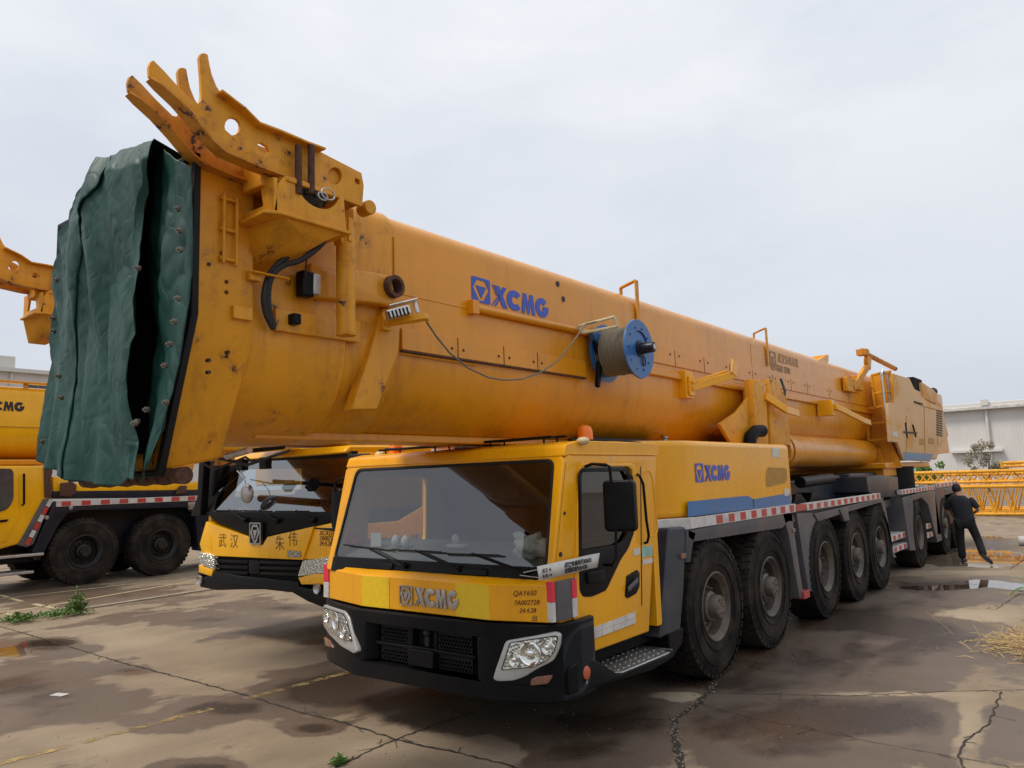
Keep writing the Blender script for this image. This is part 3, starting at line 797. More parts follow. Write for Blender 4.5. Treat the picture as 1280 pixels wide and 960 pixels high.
# bottom roller and lugs
mb = MB()
for k in range(11):
    xa = -5.5 + k * 0.118
    mb.lathe([(0, 0.0), (0, 0.046 + 0.008 * (k % 2)), (0.10, 0.052 - 0.008 * (k % 2)), (0.10, 0)], Matrix.Translation((xa, 2.32, 2.235)), 20)
mb.build('guide_roller', M['rust'], crane)
mb = MB()
pts = rpoly([(2.33, 2.38), (2.50, 2.42), (2.47, 2.25), (2.43, 2.20), (2.38, 2.20), (2.34, 2.25)], 0.03)
for xx in (-4.40, -5.56):
    mb = MB(); plate_side(mb, pts, xx, 0.07, bevel=0.006)
    mb.lathe([(-.02, 0.045), (0.02, 0.045), (0.03, 0.03), (0.03, 0)], Matrix.Translation((xx, 2.405, 2.25)), 20)
    mb.build('roller_lug', M['head'], crane, 0)

# side plates and ribs on the boom, (y,z) on the flank
def flank(name, pts, x, t, mat, bevel=0.006, holes=(), r=0, obj=crane):
    P = side(pts, x)
    if r: P = rpoly(P, r)
    mb = MB(); plate_side(mb, P, x, t, [side(h, x) if isinstance(h[0][0], (int,)) else h for h in holes], bevel)
    return mb.build(name, mat, obj)
XB = BX1
flank('flank_plate', [(345, 385), (450, 402), (450, 428), (345, 413)], XB + 0.10, 0.08, M['head'])
flank('mount_box', [(388, 328), (470, 340), (490, 345), (498, 385), (475, 380), (392, 372)], XB + 0.13, 0.20, M['head'], 0.02, r=0.03)
# slanted wedge rib
mb = MB()
w0 = side([(478, 385), (500, 388), (497, 440), (470, 512), (438, 512), (452, 470)], XB + 0.06)
plate_side(mb, w0, XB + 0.075, 0.10, bevel=0.012)
mb.build('slanted_rib', M['head'], crane)
# bush ring
mb = MB(); c_ = at(490, 359, x=XB + 0.13)
mb.lathe([(0, 0.085), (0.05, 0.082), (0.05, 0.055), (-0.03, 0.052), (-0.03, 0.0)], Matrix.Translation((c_.x, c_.y, c_.z)), 28)
mb.build('bush_ring', M['rust'], crane)
# longitudinal bands
yb0, yb1 = 4.0, 6.55
mb = MB(); mb.box(XB - .01, XB + 0.028, yb0, yb1, 3.15, 3.315)
mb.build('lower_band', M['boom'], crane, 0.004)
mb = MB()
for ya in (4.62, 5.22, 5.72): mb.box(XB + .024, XB + 0.031, ya, ya + 0.008, 3.15, 3.315)
mb.box(XB - .01, XB + 0.034, yb0, yb1, 3.135, 3.147)
for ya in (4.55, 4.69, 5.15, 5.30, 5.66, 5.79): mb.lathe([(0, 0.012), (0.033, 0.012), (0.033, 0)], Matrix.Translation((XB, ya, 3.22)), 8)
build_pieces(mb, 'band_bolt', M['rust'], crane)
# guide tube
mb = MB().tube([(XB + 0.035, 4.82, 3.60), (XB + 0.035, 6.75, 3.62)], 0.034, 12)
mb.box(XB - .01, XB + .07, 4.78, 4.86, 3.545, 3.66)
mb.build('guide_tube', M['boom'], crane)
mb = MB().box(XB - .01, XB + .05, 7.35, 19.6, 3.30, 3.36).box(XB - .01, XB + 0.02, 7.35, 19.6, 3.36, 3.39)
mb.build('lower_rail', M['boom'], crane, 0.01)
# bolted upper band (rear half)
mb = MB().box(XB - .01, XB + 0.018, 7.4, 19.4, 3.46, 3.66)
mb.build('upper_band', M['boom'], crane, 0.004)
mb = MB()
yy = 7.75
while yy < 19:
    mb.box(XB + .016, XB + 0.0205, yy, yy + 0.01, 3.46, 3.66)
    for o_ in (-.12, .12): mb.lathe([(0, 0.014), (0.024, 0.014), (0.024, 0)], Matrix.Translation((XB, yy + o_, 3.60)), 8)
    yy += 0.85 if yy < 13 else 1.3
for (px, py) in ((697, 355), (704, 374)):
    q = at(px, py, x=XB); mb.lathe([(0, 0.03), (0.004, 0.03), (0.004, 0)], Matrix.Translation((q.x, q.y, q.z)), 16)
build_pieces(mb, 'band_bolt', M['ink'], crane)
mb = MB()     # weld seam
mb.tube([at(500, 367, x=XB), at(586, 386, x=XB)], 0.006, 6)
mb.build('weld_seam', M['boom'], crane)
MB().prism_x([(3.0, 2.478), (16.5, 2.478), (16.5, 2.54), (3.0, 2.54)], -4.66, -4.56).build('bottom_rail', M['boom'], crane, .01)
# logo on boom
fr = sideframe(XB + 0.003, 0, 0)
a = at(590, 376, x=XB); 
e_y, e_z = 4.86, 3.665
put_emblem(sideframe(XB + 0.003, 4.845, 3.67), 0.245, 0.22, M['logo'], crane, 0.004)
put_word('lettering', 'XCMG', sideframe(XB + 0.003, 5.12, 3.672), 0.19, 0.198, M['logo'], crane)

# hoops on top
def bar(mb, a, b_, w, t):
    """flat bar from a to b"""
    a = Vector(a); b_ = Vector(b_); d = (b_ - a); L = d.length; d.normalize()
    up = Vector((0, 1, 0)) if abs(d.y) < 0.8 else Vector((0, 0, 1))
    s_ = d.cross(up).normalized(); u = s_.cross(d)
    v = []
    for q in (a, b_):
        for i in (-1, 1):
            for j in (-1, 1): v.append(q + s_ * (t / 2 * i) + u * (w / 2 * j))
    mb.add(v, [(0, 1, 3, 2), (4, 6, 7, 5), (0, 4, 5, 1), (2, 3, 7, 6), (0, 2, 6, 4), (1, 5, 7, 3)])
for yb, zt in ((7.72, 4.38), (11.85, 4.38)):
    mb = MB()
    bar(mb, (XB + 0.02, yb, 3.78), (XB + 0.02, yb, zt), 0.07, 0.014)
    bar(mb, (XB + 0.02, yb, zt), (XB - 0.16, yb - .05, zt - 0.07), 0.06, 0.014)
    bar(mb, (XB - 0.16, yb - .05, zt - 0.07), (XB - 0.16, yb - .05, 4.2), 0.06, 0.014)
    mb.build('guard_hoop', M['bracket'], crane)
mb = MB(); P = [(14.4, 4.10), (15.25, 4.34), (15.3, 4.30), (15.12, 4.02)]
plate_side(mb, P, XB - 0.02, 0.03, bevel=0.004)
mb.box(XB - .25, XB - 0.02, 15.05, 15.28, 4.2, 4.3)
mb.build('top_bracket', M['cab'], crane)
# fold-out brackets on flank
def foldout(px, s=1.0, flip=1):
    mb = MB(); q = at(*px, x=XB + 0.05)
    mb.box(XB - .01, XB + .09, q.y - .10 * s, q.y + .12 * s, q.z - .17 * s, q.z + .17 * s)
    mb.box(XB + .09, XB + .12, q.y - .05 * s, q.y + .10 * s, q.z - .14 * s, q.z + .10 * s)
    e = Vector((XB + 0.42, q.y + 0.62 * s * flip, q.z + 0.14 * s * flip)); st = Vector((XB + .12, q.y, q.z - .04))
    bar(mb, st, e, 0.10 * s, 0.02); bar(mb, st + Vector((0, 0, .06)), e + Vector((-.1, 0, .05)), 0.04 * s, 0.05)
    if flip > 0: bar(mb, e, e + Vector((0, 0.06, 0.18)), 0.16, 0.02)
    else: mb.box(e.x - .05, e.x + .02, e.y - .28, e.y, e.z - .06, e.z + .1) 
    mb.build('fold_out_bracket', M['cab'], crane, 0.006)
    return q
foldout((858, 481), 1.0)
# camera lamp bracket
mb = MB(); a_ = at(482, 404, x=XB + .10); e_ = at(535, 396, x=XB + .38)
bar(mb, a_, e_, 0.075, 0.04); mb.box(XB, XB + .11, a_.y - .03, a_.y + .06, a_.z - .05, a_.z + .06)
mb.build('lamp_arm', M['cab'], crane, 0.004)
mb = MB(); q = at(500, 391, x=XB + .26)
mb.add([], [])
tmp = frame(q, (0.55, 0.8, 0.28), (0, 0, 1))
mb.box(-.10, .07, -.03, .035, -.05, .05, tmp)
mb.box(-.07, .15, .055, .07, -.045, .045, tmp); mb.box(.12, .15, -.03, .07, -.045, -.03, tmp)
lamp = mb.build('work_lamp', M['alu'], crane, 0.008)
mb = MB()
for k in range(6): mb.box(-.095 + k * .027, -.083 + k * .027, -.034, .02, .05, .056, tmp)
build_pieces(mb, 'cooling_fin', M['blackp'], lamp)
# second light box on head
mb = MB(); q = at(388, 356, x=XB + .16)
mb.box(q.x - .06, q.x + .02, q.y - .075, q.y + .02, q.z - .085, q.z + .085); 
lb = mb.build('marker_lamp', M['blackp'], crane, 0.012)
MB().box(q.x - .05, q.x + .03, q.y + .005, q.y + .06, q.z - .065, q.z + .075).build('lens', M['alu'], lb, 0.006)

# ladder steps and lugs on head flank
mb = MB()
for k in (0, 1):
    yv = 2.43 + k * 0.085; mb.tube([(-4.03, yv, 3.47), (-4.03, yv, 3.90)], 0.011, 8)
for zz in (3.50, 3.68, 3.87): mb.tube([(-4.04, 2.41, zz), (-4.04, 2.53, zz)], 0.011, 8)
mb.build('pipe_clamp', M['bracket'], crane)
mb = MB().box(-4.07, -4.015, 2.60, 2.68, 3.40, 3.46).box(-4.02, -3.98, 2.60, 2.86, 3.44, 3.452)
MB().box(-4.08, -4.03, 2.50, 2.63, 3.15, 3.23).build('lug_plate', M['bracket'], crane, .006)
mb.build('hook_plate', M['bracket'], crane, 0.006)

mb = MB()
for (px, py) in ((262, 330), (278, 316), (284, 352), (284, 365), (286, 440), (262, 450), (262, 465)):
    q = at(px, py, x=-4.05); mb.lathe([(-.03, .012), (-.002, .012), (-.002, 0)], Matrix.Translation((-4.05, q.y, q.z)), 6)
build_pieces(mb, 'head_bolt', M['rust'], crane)
mb = MB()
mb.tube([(XB + .006, 3.95, 3.30), (XB + .006, 3.95, 4.02)], .006, 5); mb.tube([(XB + .02, 4.0, 3.12), (XB + .02, 4.9, 3.115)], .005, 5)
mb.tube([(XB + .001, 11.2, 3.7), (XB + .001, 11.2, 4.05)], .004, 5)
build_pieces(mb, 'weld_seam', M['boom'], crane)
# --- jib bracket with claws; everything on true planes beside the boom head
XN, XF = -3.80, -4.03
def claw_profile():
    P = [(186, 84), (188, 77), (192, 75), (205, 88), (222, 107), (238, 123), (243, 128), (248, 129), (251, 126), (252, 118), (251, 95), (249, 72), (251, 67), (255, 66), (260, 68), (262, 80), (265, 93), (271, 108), (277, 117),
         (300, 139), (318, 155), (345, 165), (378, 179), (400, 189), (415, 197), (452, 216), (455, 232), (453, 258), (412, 243), (368, 227), (321, 210), (277, 191), (262, 178), (242, 153), (220, 128), (199, 108), (187, 95)]
    return side(P, XN)
holes_n = [side([(291 + 10 * math.cos(t * .524), 158 + 11 * math.sin(t * .524)) for t in range(12)], XN),
           side([(322, 181), (326, 178), (334, 183), (337, 189), (333, 192), (324, 188)], XN),
           side([(419 + 9 * math.cos(t * .524), 220 + 11 * math.sin(t * .524)) for t in range(12)], XN),
           side([(444, 222), (450, 225), (450, 231), (444, 229)], XN)]
def build_claws(root, dv=Vector((0, 0, 0)), mats=('claw', 'bracket')):
    def sh(P): return P
    CP = claw_profile()
    out = []
    def fin(mb, name, mat, bevel=0.0, par=root):
        mb.v = [v + dv for v in mb.v]
        return mb.build(name, mat, par, bevel)
    mb = MB(); plate_side(mb, CP, XN, 0.026, holes_n, 0.004)
    # lower flange following the edge of the plate
    low = side([(189, 97), (199, 108), (220, 128), (242, 153), (262, 178), (277, 191), (321, 210), (368, 227), (412, 243)], XN)
    def flange(xp, pts):
        m3 = MB(); n_ = len(pts); v_ = []
        for i, p in enumerate(pts):
            t_ = Vector(pts[min(i + 1, n_ - 1)]) - Vector(pts[max(i - 1, 0)]); t_.normalize(); d_ = Vector((-t_.y, t_.x)) * -.012
            if d_.y > 0: d_ = -d_
            w_ = .052 * min(1, (i + .3) / 1.5)
            v_ += [(xp + w_, p[0], p[1]), (xp - .045, p[0], p[1]), (xp - .045, p[0] + d_.x, p[1] + d_.y), (xp + w_, p[0] + d_.x, p[1] + d_.y)]
        m3.add(v_, [(4 * i + k_, 4 * i + (k_ + 1) % 4, 4 * i + 4 + (k_ + 1) % 4, 4 * i + 4 + k_) for i in range(n_ - 1) for k_ in range(4)] + [(0, 1, 2, 3), (4 * n_ - 4, 4 * n_ - 3, 4 * n_ - 2, 4 * n_ - 1)])
        fin(m3, 'claw_flange', M['claw'])  # darker bracket paint stands in for the shade on the flange's underside
    flange(XN, low)
    top = side([(271, 116), (300, 138), (318, 156), (345, 166), (378, 180), (400, 188)], XN)
    for (a, b_) in zip(top, top[1:]):
        mb.add([(XN + .06, a[0], a[1]), (XN + .06, b_[0], b_[1]), (XN - .03, b_[0], b_[1]), (XN - .03, a[0], a[1]),
                (XN + .06, a[0], a[1] - .012), (XN + .06, b_[0], b_[1] - .012), (XN - .03, b_[0], b_[1] - .012), (XN - .03, a[0], a[1] - .012)],
               [(0, 3, 2, 1), (4, 5, 6, 7), (0, 1, 5, 4), (2, 3, 7, 6), (1, 2, 6, 5), (0, 4, 7, 3)])
    fin(mb, 'claw_plate', M[mats[1]])
    mb = MB(); FP = [p for p in CP if p[0] < 3.05]
    plate_side(mb, FP, XF, 0.026, [holes_n[0], holes_n[1]], 0.004)
    flange(XF, [l for l in low if l[0] < 3.06])
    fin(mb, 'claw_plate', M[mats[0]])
    mb = MB(); q = at(400, 215, x=XN)
    mb.box(XF, XN - .03, 2.55, 2.60, 3.93, 4.12)
    plate_side(mb, side([(404, 196), (451, 219), (452, 256), (413, 240)], XN - .03), XN - .03, .13, (), .004)
    mb.box(XN - .24, XN - 0.16, 2.56, 3.36, 3.95, 4.03)
    mb.lathe([(-.1, 0), (-.1, .05), (0.0, .05), (0.0, 0)], Matrix.Translation((XN - .03, 3.40, 4.02)), 16)
    fin(mb, 'claw_web', M[mats[1]], 0.006)
    # pins
    mb = MB()
    for px in (373, 389):
        a = at(px, 182, x=XN + .05); b_ = at(px + 2, 243, x=XN + .05)
        mb.tube([(a.x, a.y, a.z), (a.x, a.y, b_.z)], 0.022, 12)
    fin(mb, 'locking_pin', M['rust'])
    mb = MB()     # ring clips
    for dx_, r in ((0.0, .035), (.05, .05)):
        c = at(397, 243, x=XN + .12); pts = []
        for k in range(17):
            t = 2 * math.pi * k / 16; pts.append((c.x + dx_, c.y + .04 + r * math.cos(t), c.z + r * .7 * math.sin(t)))
        mb.tube(pts, 0.005, 6)
    fin(mb, 'pin_clip', M['steel'])
    # bracket casting below: box with half-round recess
    casting = side([(299, 262), (303, 238), (320, 214), (335, 210), (368, 226), (404, 243), (412, 286), (398, 292), (370, 300), (330, 283)], XN + .02)
    # front cheek with window, body, sloping underside
    mb = MB()
    x1 = XN + .06; x0 = BX1 + .0
    yA, yB, yC = 2.58, 3.08, 2.80; mb0 = len(mb.v)
    # top tray plate with round recess
    tray = [(x0, yA + .05), (x1 - .12, yA), (x1, yA + .08), (x1, yB - .02), (x1 - .1, yB + .04), (x0, yB + .02)]
    mb2 = curve_mesh([tray, circ((x0 + x1) / 2 + .03, 2.88, 0.14, 24)], 0.03); mb.mesh(mb2, Matrix.Translation((0, 0, 3.945))); bpy.data.meshes.remove(mb2)
    # lower shelf plate
    sh_ = [(x0, yA - .03), (x1 - .02, yA - .06), (x1 + .03, yA + .02), (x1 + .03, yB + .05), (x0, yB + .07)]
    mb2 = curve_mesh([sh_], 0.022); mb.mesh(mb2, Matrix.Translation((0, 0, 3.71))); bpy.data.meshes.remove(mb2)
    # cheeks
    ck = [(yA, 3.72), (yA + .03, 3.90), (yA + .07, 3.955), (yB + .02, 3.955), (yB + .04, 3.72)]
    plate_side(mb, ck, x1 - .01, .024, [circ(2.90, 3.965, 0.15, 24)[12:] + []], .003) if False else None
    arcp = [(2.90 + .16 * math.cos(R(180 + 180 * k / 14)), 3.955 + .13 * math.sin(R(180 + 180 * k / 14))) for k in range(15)]
    ckp = [(yA, 3.72), (yA + .03, 3.90), (yA + .07, 3.955)] + arcp + [(yB + .02, 3.955), (yB + .04, 3.72)]
    plate_side(mb, ckp, x1 - .01, .024, (), .003)
    # front cheek (faces forward) with window
    fw = [(x0, 3.72), (x1 - .01, 3.72), (x1 - .01, 3.93), (x1 - .12, 3.96), (x0, 3.96)]
    win = [(x0 + .10, 3.78), (x1 - .12, 3.78), (x1 - .15, 3.90), (x0 + .14, 3.91)]
    plate_frame(mb, fw, frontframe(yA + .0), .024, [win], .003)
    # recess bowl
    mb.lathe([(0, .14), (-.10, .135), (-.12, .0)], Matrix.Translation(((x0 + x1) / 2 + .03, 2.88, 3.94)) @ Matrix.Rotation(-math.pi / 2, 4, 'Y'), 24)
    # sloping underside wedge
    v = [(x0, yA - .0, 3.70), (x1, yA + .06, 3.70), (x1, yB, 3.70), (x0, yB + .0, 3.70), (x0, yA + .06, 3.46), (x0 + .08, yA + .06, 3.46), (x0 + .08, yA + .22, 3.46), (x0, yA + .22, 3.46)]
    v2 = [(x1 - .04, yA + .22, 3.64), (x1 - .04, yB - .10, 3.64)]
    mb.add(v + v2, [(0, 1, 2, 3), (0, 3, 7, 4), (0, 4, 5, 8, 1), (2, 9, 6, 7, 3), (4, 7, 6, 5), (5, 6, 9, 8), (1, 8, 9, 2)])
    mb.v = [Vector((p[0], p[1], p[2] + .035)) for p in mb.v]
    fin(mb, 'bracket_casting', M[mats[1]], 0.005)
    mb = MB(); T_ = Matrix.Translation((x1 - .155, 2.885, 3.93)) @ Matrix.Rotation(-math.pi / 2, 4, 'Y')
    mb.lathe([(-.05, .10), (.02, .145), (.045, .145), (.045, .10), (.06, .06), (.06, 0)], T_, 32)
    for k in range(14):
        a = 2 * math.pi * k / 14; mb.box(x1 - .155 + .14 * math.cos(a) - .012, x1 - .155 + .14 * math.cos(a) + .012, 2.885 + .14 * math.sin(a) - .012, 2.885 + .14 * math.sin(a) + .012, 3.93, 3.965)
    fin(mb, 'pivot_bowl', M['rimd'])
    # vertical post
    mb = MB(); a = at(437, 262, x=XN - .06); b_ = at(436, 425, x=XN - .06)
    yp = 3.235
    mb.tube([(XN - .10, yp, 3.90), (XN - .10, yp, 3.13)], 0.062, 24)
    mb.prism_x([(yp - .13, 3.90), (yp + .13, 3.90), (yp + .06, 3.72), (yp - .06, 3.72)], XN - .14, XN - .06)
    mb.box(XN - .05, XN - .03, yp - .03, yp + .0, 3.74, 3.9)
    mb.lathe([(0, 0), (0, .07), (.012, .07), (.012, 0)], Matrix.Translation((XN - .10, yp, 3.118)) @ Matrix.Rotation(-math.pi / 2, 4, 'Y'), 6)
    fin(mb, 'support_post', M[mats[1]], 0.003)
build_claws(crane)
# hoses
def ribbed(path, r):
    P = smooth_path(path, 8)
    return MB().tube(P, [r * (1 + .10 * (i % 2)) for i in range(len(P))], 12)
ribbed([at(410, 288, x=-3.84), at(404, 302, x=-3.85), at(392, 314, x=-3.88), at(374, 326, x=-3.92), at(356, 331, x=-3.97), at(343, 341, x=-4.0), at(336, 358, x=-4.03), at(336, 385, x=-4.06), at(343, 408, x=-4.07)], .018).build('hose', M['cable'], crane)
ribbed([at(376, 302, x=-3.95), at(364, 316, x=-3.97), at(348, 330, x=-4.0), at(336, 345, x=-4.03), at(330, 370, x=-4.05), at(333, 393, x=-4.07), at(342, 411, x=-4.08)], .018).build('hose', M['cable'], crane)
MB().box(-4.12, -4.04, 2.93, 2.99, 3.18, 3.25).build('hose_socket', M['blackp'], crane, .008)
MB().tube([at(381, 300, x=-3.98), at(383, 322, x=-3.98), at(382, 345, x=-4.0)], 0.006, 6).build('hose', M['cable'], crane)

# rope reel
RX, RY, RZ = -3.885, 6.86, 3.42
mt = Matrix.Translation((RX, RY, RZ))
mb = MB().lathe([(-.24, 0), (-.24, .30), (-.225, .305), (-.225, .2)], mt, 48)
mb.lathe([(.155, .2), (.155, .305), (.17, .30), (.17, .0)], mt, 48)
mb.lathe([(-.24, .12), (.17, .12)], mt, 24)
for k in range(10):
    a = 2 * math.pi * k / 10; mb.lathe([(.168, .011), (.18, .011), (.18, 0)], Matrix.Translation((RX, RY + .22 * math.cos(a), RZ + .22 * math.sin(a))), 6)
reel = mb.build('rope_reel', M['reel'], crane)
mb = MB(); prof = []
for k in range(16):
    xx = -.225 + .38 * k / 16
    for j in range(5): prof.append((xx + .0237 * j / 5, .232 + .012 * math.sin(math.pi * j / 4) + (.006 if k % 5 == 2 else 0)))
prof = [(-.225, .2)] + prof + [(.155, .2)]
mb.lathe(prof, mt, 48); mb.build('wound_rope', M['rope'], reel)
MB().lathe([(.17, .085), (.185, .085), (.19, .06), (.33, .052), (.335, .045), (.335, 0)], mt, 24).build('reel_axle', M['navy'], reel)
MB().lathe([(.336, .028), (.342, .028), (.342, 0)], mt, 12).build('axle_cap', M['white'], reel)
mb = MB(); mb.tube([(RX + .175, RY + .16 * math.cos(t), RZ + .18 * math.sin(t)) for t in [R(v) for v in range(100, 20, -10)]], 0.008, 6)
mb.tube([(RX + .18, RY + .06 + .03 * math.cos(R(v)), RZ - .12 + .05 * math.sin(R(v))) for v in range(100, 440, 30)], 0.006, 6)
mb.build('rope_end', M['cable'], reel)
mb = MB(); ps = [(RY - .30, RZ + .22), (RY - .05, RZ + .22), (RY - .02, RZ - .1), (RY - .14, RZ - .34)]
mb.prism_x([(RY - .34, RZ + .20), (RY - .10, RZ + .18), (RY - .02, RZ - .02), (RY - .1, RZ - .1)], RX - .24, RX - .18)
mb.build('reel_mount', M['reel'], crane, 0.006)
mb = MB().prism_x([(RY - .28, RZ + .10), (RY - .12, RZ + .0), (RY - .18, RZ - .2), (RY - .24, RZ - .38), (RY - .28, RZ - .36), (RY - .22, RZ - .1)], RX - .215, RX - .17)
mb.build('reel_bracket', M['blackp'], crane, 0.006)
# rope guide frame
mb = MB(); g0 = at(722, 408, x=-4.1); g1 = at(768, 396, x=-3.85); g2 = at(728, 416, x=-4.08); g3 = at(772, 408, x=-3.83)
mb.tube([g0, g1], 0.015, 10); mb.tube([g2, g3], 0.015, 10); bar(mb, g0, g2, .03, .02); bar(mb, g1, g3, .035, .02)
mb.build('rope_guide', M['cream'], crane)
mb = MB(); pth = [(533, 402), (545, 420), (562, 441), (585, 460), (611, 472), (630, 475), (652, 474), (675, 466), (696, 452), (716, 428), (732, 405), (745, 402)]
mb.tube([at(px, py, x=-3.86 - .12 * i / len(pth)) for i, (px, py) in enumerate(pth)], 0.0075, 8)
mb.build('loose_cable', M['rope'], crane)

# boom support cradle & posts
mb = MB()
cr = side([(900, 530), (922, 515), (935, 498), (944, 474), (950, 474), (952, 560), (918, 560)], -3.98)
plate_side(mb, cr, -3.98, 0.05, bevel=.006)
v = [at(900, 530, x=-3.98), at(918, 556, x=-3.98), at(905, 556, x=-4.5), at(880, 552, x=-4.7)]
mb.add([tuple(p) for p in v], [(0, 1, 2, 3)])
mb.build('boom_cradle', M['bracket'], crane)
mb = MB()
for (pa, pb) in ((942, 957), (961, 975)):
    P = side([(pa, 474), (pb, 477), (pb + 4, 556), (pa + 3, 556)], -3.90)
    plate_side(mb, P, -3.90, 0.14, bevel=.008)
P = side([(955, 485), (962, 485), (966, 556), (957, 556)], -3.97); plate_side(mb, P, -3.97, .04)
P = side([(975, 484), (984, 500), (988, 556), (976, 556)], -3.98); plate_side(mb, P, -3.98, .04)
mb.build('cradle_post', M['bracket'], crane)
for (p0, p1) in (((956, 495), (982, 512)), ((1044, 508), (1078, 525))):
    mb = MB()
    a = at(*p0, x=-3.9); b_ = at(*p1, x=-3.75); bar(mb, a, b_, .10, .06)
    bar(mb, b_, b_ + Vector((0.0, .55, -.03)), .10, .04); mb.box(a.x - .28, a.x - .02, a.y - .12, a.y + .06, a.z - .16, a.z + .12)
    mb.build('hinged_arm', M['cab'], crane, .006)
mb = MB().tube([(-3.90, 10.12, 2.3), (-3.90, 10.12, 2.52), (-3.90, 10.17, 2.62), (-3.88, 10.30, 2.69), (-3.84, 10.46, 2.70)], [.085, .085, .085, .085, .085], 20, caps=False)
mb.build('exhaust_pipe', M['blackp'], crane)
MB().tube([at(976, 474, x=-4.1), at(981, 488, x=-4.0), at(980, 505, x=-4.0), at(978, 520, x=-4.05)], .02, 8).build('hose', M['cable'], crane)

# lift cylinder (two)
for xc in (-4.32, -5.60):
    mb = MB().tube([(xc, 12.6, 2.46), (xc, 17.6, 2.46)], .275, 36)
    mb.tube([(xc, 12.35, 2.46), (xc, 12.6, 2.46)], .30, 36); mb.tube([(xc, 12.18, 2.46), (xc, 12.30, 2.46)], .285, 36); mb.tube([(xc, 10.6, 2.46), (xc, 12.3, 2.46)], .16, 24)
    mb.build('lift_cylinder', M['boom'], crane, 0.01)
# dark machinery between deck and boom
mb = MB().box(-5.6, -4.3, 10.8, 17.6, 1.58, 1.98).box(-5.9, -4.05, 15.4, 17.9, 1.5, 2.05)
mb.box(-6.1, -3.85, 17.0, 18.0, 1.6, 1.95)
mb.build('turntable_base', M['chassis'], crane, .03)
mb = MB(); mb.tube([at(1000, 603, x=-3.98), at(1038, 598, x=-3.98)], .09, 16); mb.tube([at(1036, 598, x=-3.98), at(1046, 597, x=-3.98)], .05, 12)
for a_ in ((1003, 621), (1022, 616)): 
    q = at(*a_, x=-3.9); mb.prism_x([(q.y - .3, 1.6), (q.y - .1, 1.78), (q.y + .1, 1.78), (q.y + .45, 1.6)], -4.2, -3.95)
mb.build('silencer', M['blackp'], crane, .01)
# outrigger box beam
mb = MB(); P = side([(1083, 596), (1100, 594), (1122, 596), (1124, 620), (1103, 622), (1086, 615)], XS - .12)
plate_side(mb, P, XS - .12, 2.4, bevel=.01)
mb.build('outrigger_beam', M['chassis'], crane)

# --- superstructure
XP = -3.66
mb = MB()
sp = side([(1114, 466), (1137, 473), (1146, 492), (1158, 500), (1177, 511), (1186, 545), (1172, 558), (1163, 577), (1130, 575), (1122, 553), (1113, 552), (1110, 504), (1117, 503)], XP)
plate_side(mb, sp, XP, .06, bevel=.012)
pan = mb.build('side_cladding', M['faded'], crane)
mb = MB(); st = side([(1129, 565), (1167, 567.5), (1163, 576), (1130.5, 574.5)], XP + .006); plate_side(mb, st, XP + .006, .006)
mb.build('cladding_stripe', M['fblue'], crane)
mb = MB()
for k in range(11):
    a = side([(1171, 512 + k * 3.0), (1178, 514 + k * 3.0), (1178.3, 515.6 + k * 3.0), (1171.3, 513.6 + k * 3.0)], XP + .012); plate_side(mb, a, XP + .012, .01)
for (a, b_) in (((1130, 540), (1146, 541)), ((1132, 528), (1134, 548)), ((1141, 531), (1145, 546)), ((1143, 502), (1153, 505))):
    a = at(*a, x=XP + .015); b_ = at(*b_, x=XP + .015); mb.tube([a, b_], .018, 6)
build_pieces(mb, 'louvre', M['ink'], crane)
mb = MB()
for ln in ([(1143, 503), (1155, 508), (1156, 566)], [(1156, 508), (1171, 512), (1172, 556)], [(1133, 520), (1133, 566)]):
    mb.tube([at(*p, x=XP + .004) for p in ln], .010, 5)
for (a, b_) in ((1153, 551), (1164, 550)):
    P = side([(a - 3, b_ - 3), (a + 4, b_ - 2), (a + 4, b_ + 5), (a - 3, b_ + 4)], XP + .012); plate_side(mb, P, XP + .012, .012)
build_pieces(mb, 'panel_seam', M['patch'], crane)
mb = MB(); P = side([(1116, 539), (1122, 540), (1122, 546), (1116, 545)], XP + .008); plate_side(mb, P, XP + .008, .006); build_pieces(mb, 'sticker', M['sheet'], crane)
# bulk of the superstructure behind the cladding
mb = MB()
mb.prism_x([(18.6, 2.3), (22.4, 2.3), (23.2, 2.7), (24.2, 2.9), (23.8, 3.85), (21.8, 3.95), (20.2, 4.0), (18.4, 4.1)], -6.1, XP - .07)
mb.build('superstructure_body', M['faded'], crane, .03)
mb = MB(); P = side([(1144, 476), (1152, 477), (1154, 496), (1149, 494)], XP - .2); plate_side(mb, P, XP - .2, .5)
mb.box(-4.6, XP - .1, 20.6, 21.6, 3.95, 4.3)
mb.build('engine_opening', M['dark'], crane)
mb = MB(); P = side([(1153, 478), (1168, 488), (1171, 492), (1171, 505), (1155, 498)], XP - .02); plate_side(mb, P, XP - .02, 1.2, bevel=.01); mb.build('top_cover', M['faded'], crane)
mb = MB(); P = side([(1171, 491), (1177, 494), (1179, 512), (1187, 566), (1170, 568), (1176, 545), (1172, 515)], XP - .08); plate_side(mb, P, XP - .08, 1.5, bevel=.02); mb.build('rear_frame', M['boom'], crane)
MB().ball((XP - .3, 24.2, 4.2), .12, 10, 6).build('beacon', M['ink'], crane)
# turntable collar under the superstructure
mb = MB().box(-6.0, XP - .15, 17.2, 21.8, 2.12, 2.24).box(-5.9, -3.9, 17.4, 19.2, 1.95, 2.14)
mb.build('slewing_frame', M['boom'], crane, .02)
mb = MB()
for x0, x1 in ((-5.7, -4.2),): mb.tube([(-4.95, 19.2, 1.55), (-4.95, 19.2, 2.15)], 1.25, 40)
mb.build('slewing_ring', M['dark'], crane)
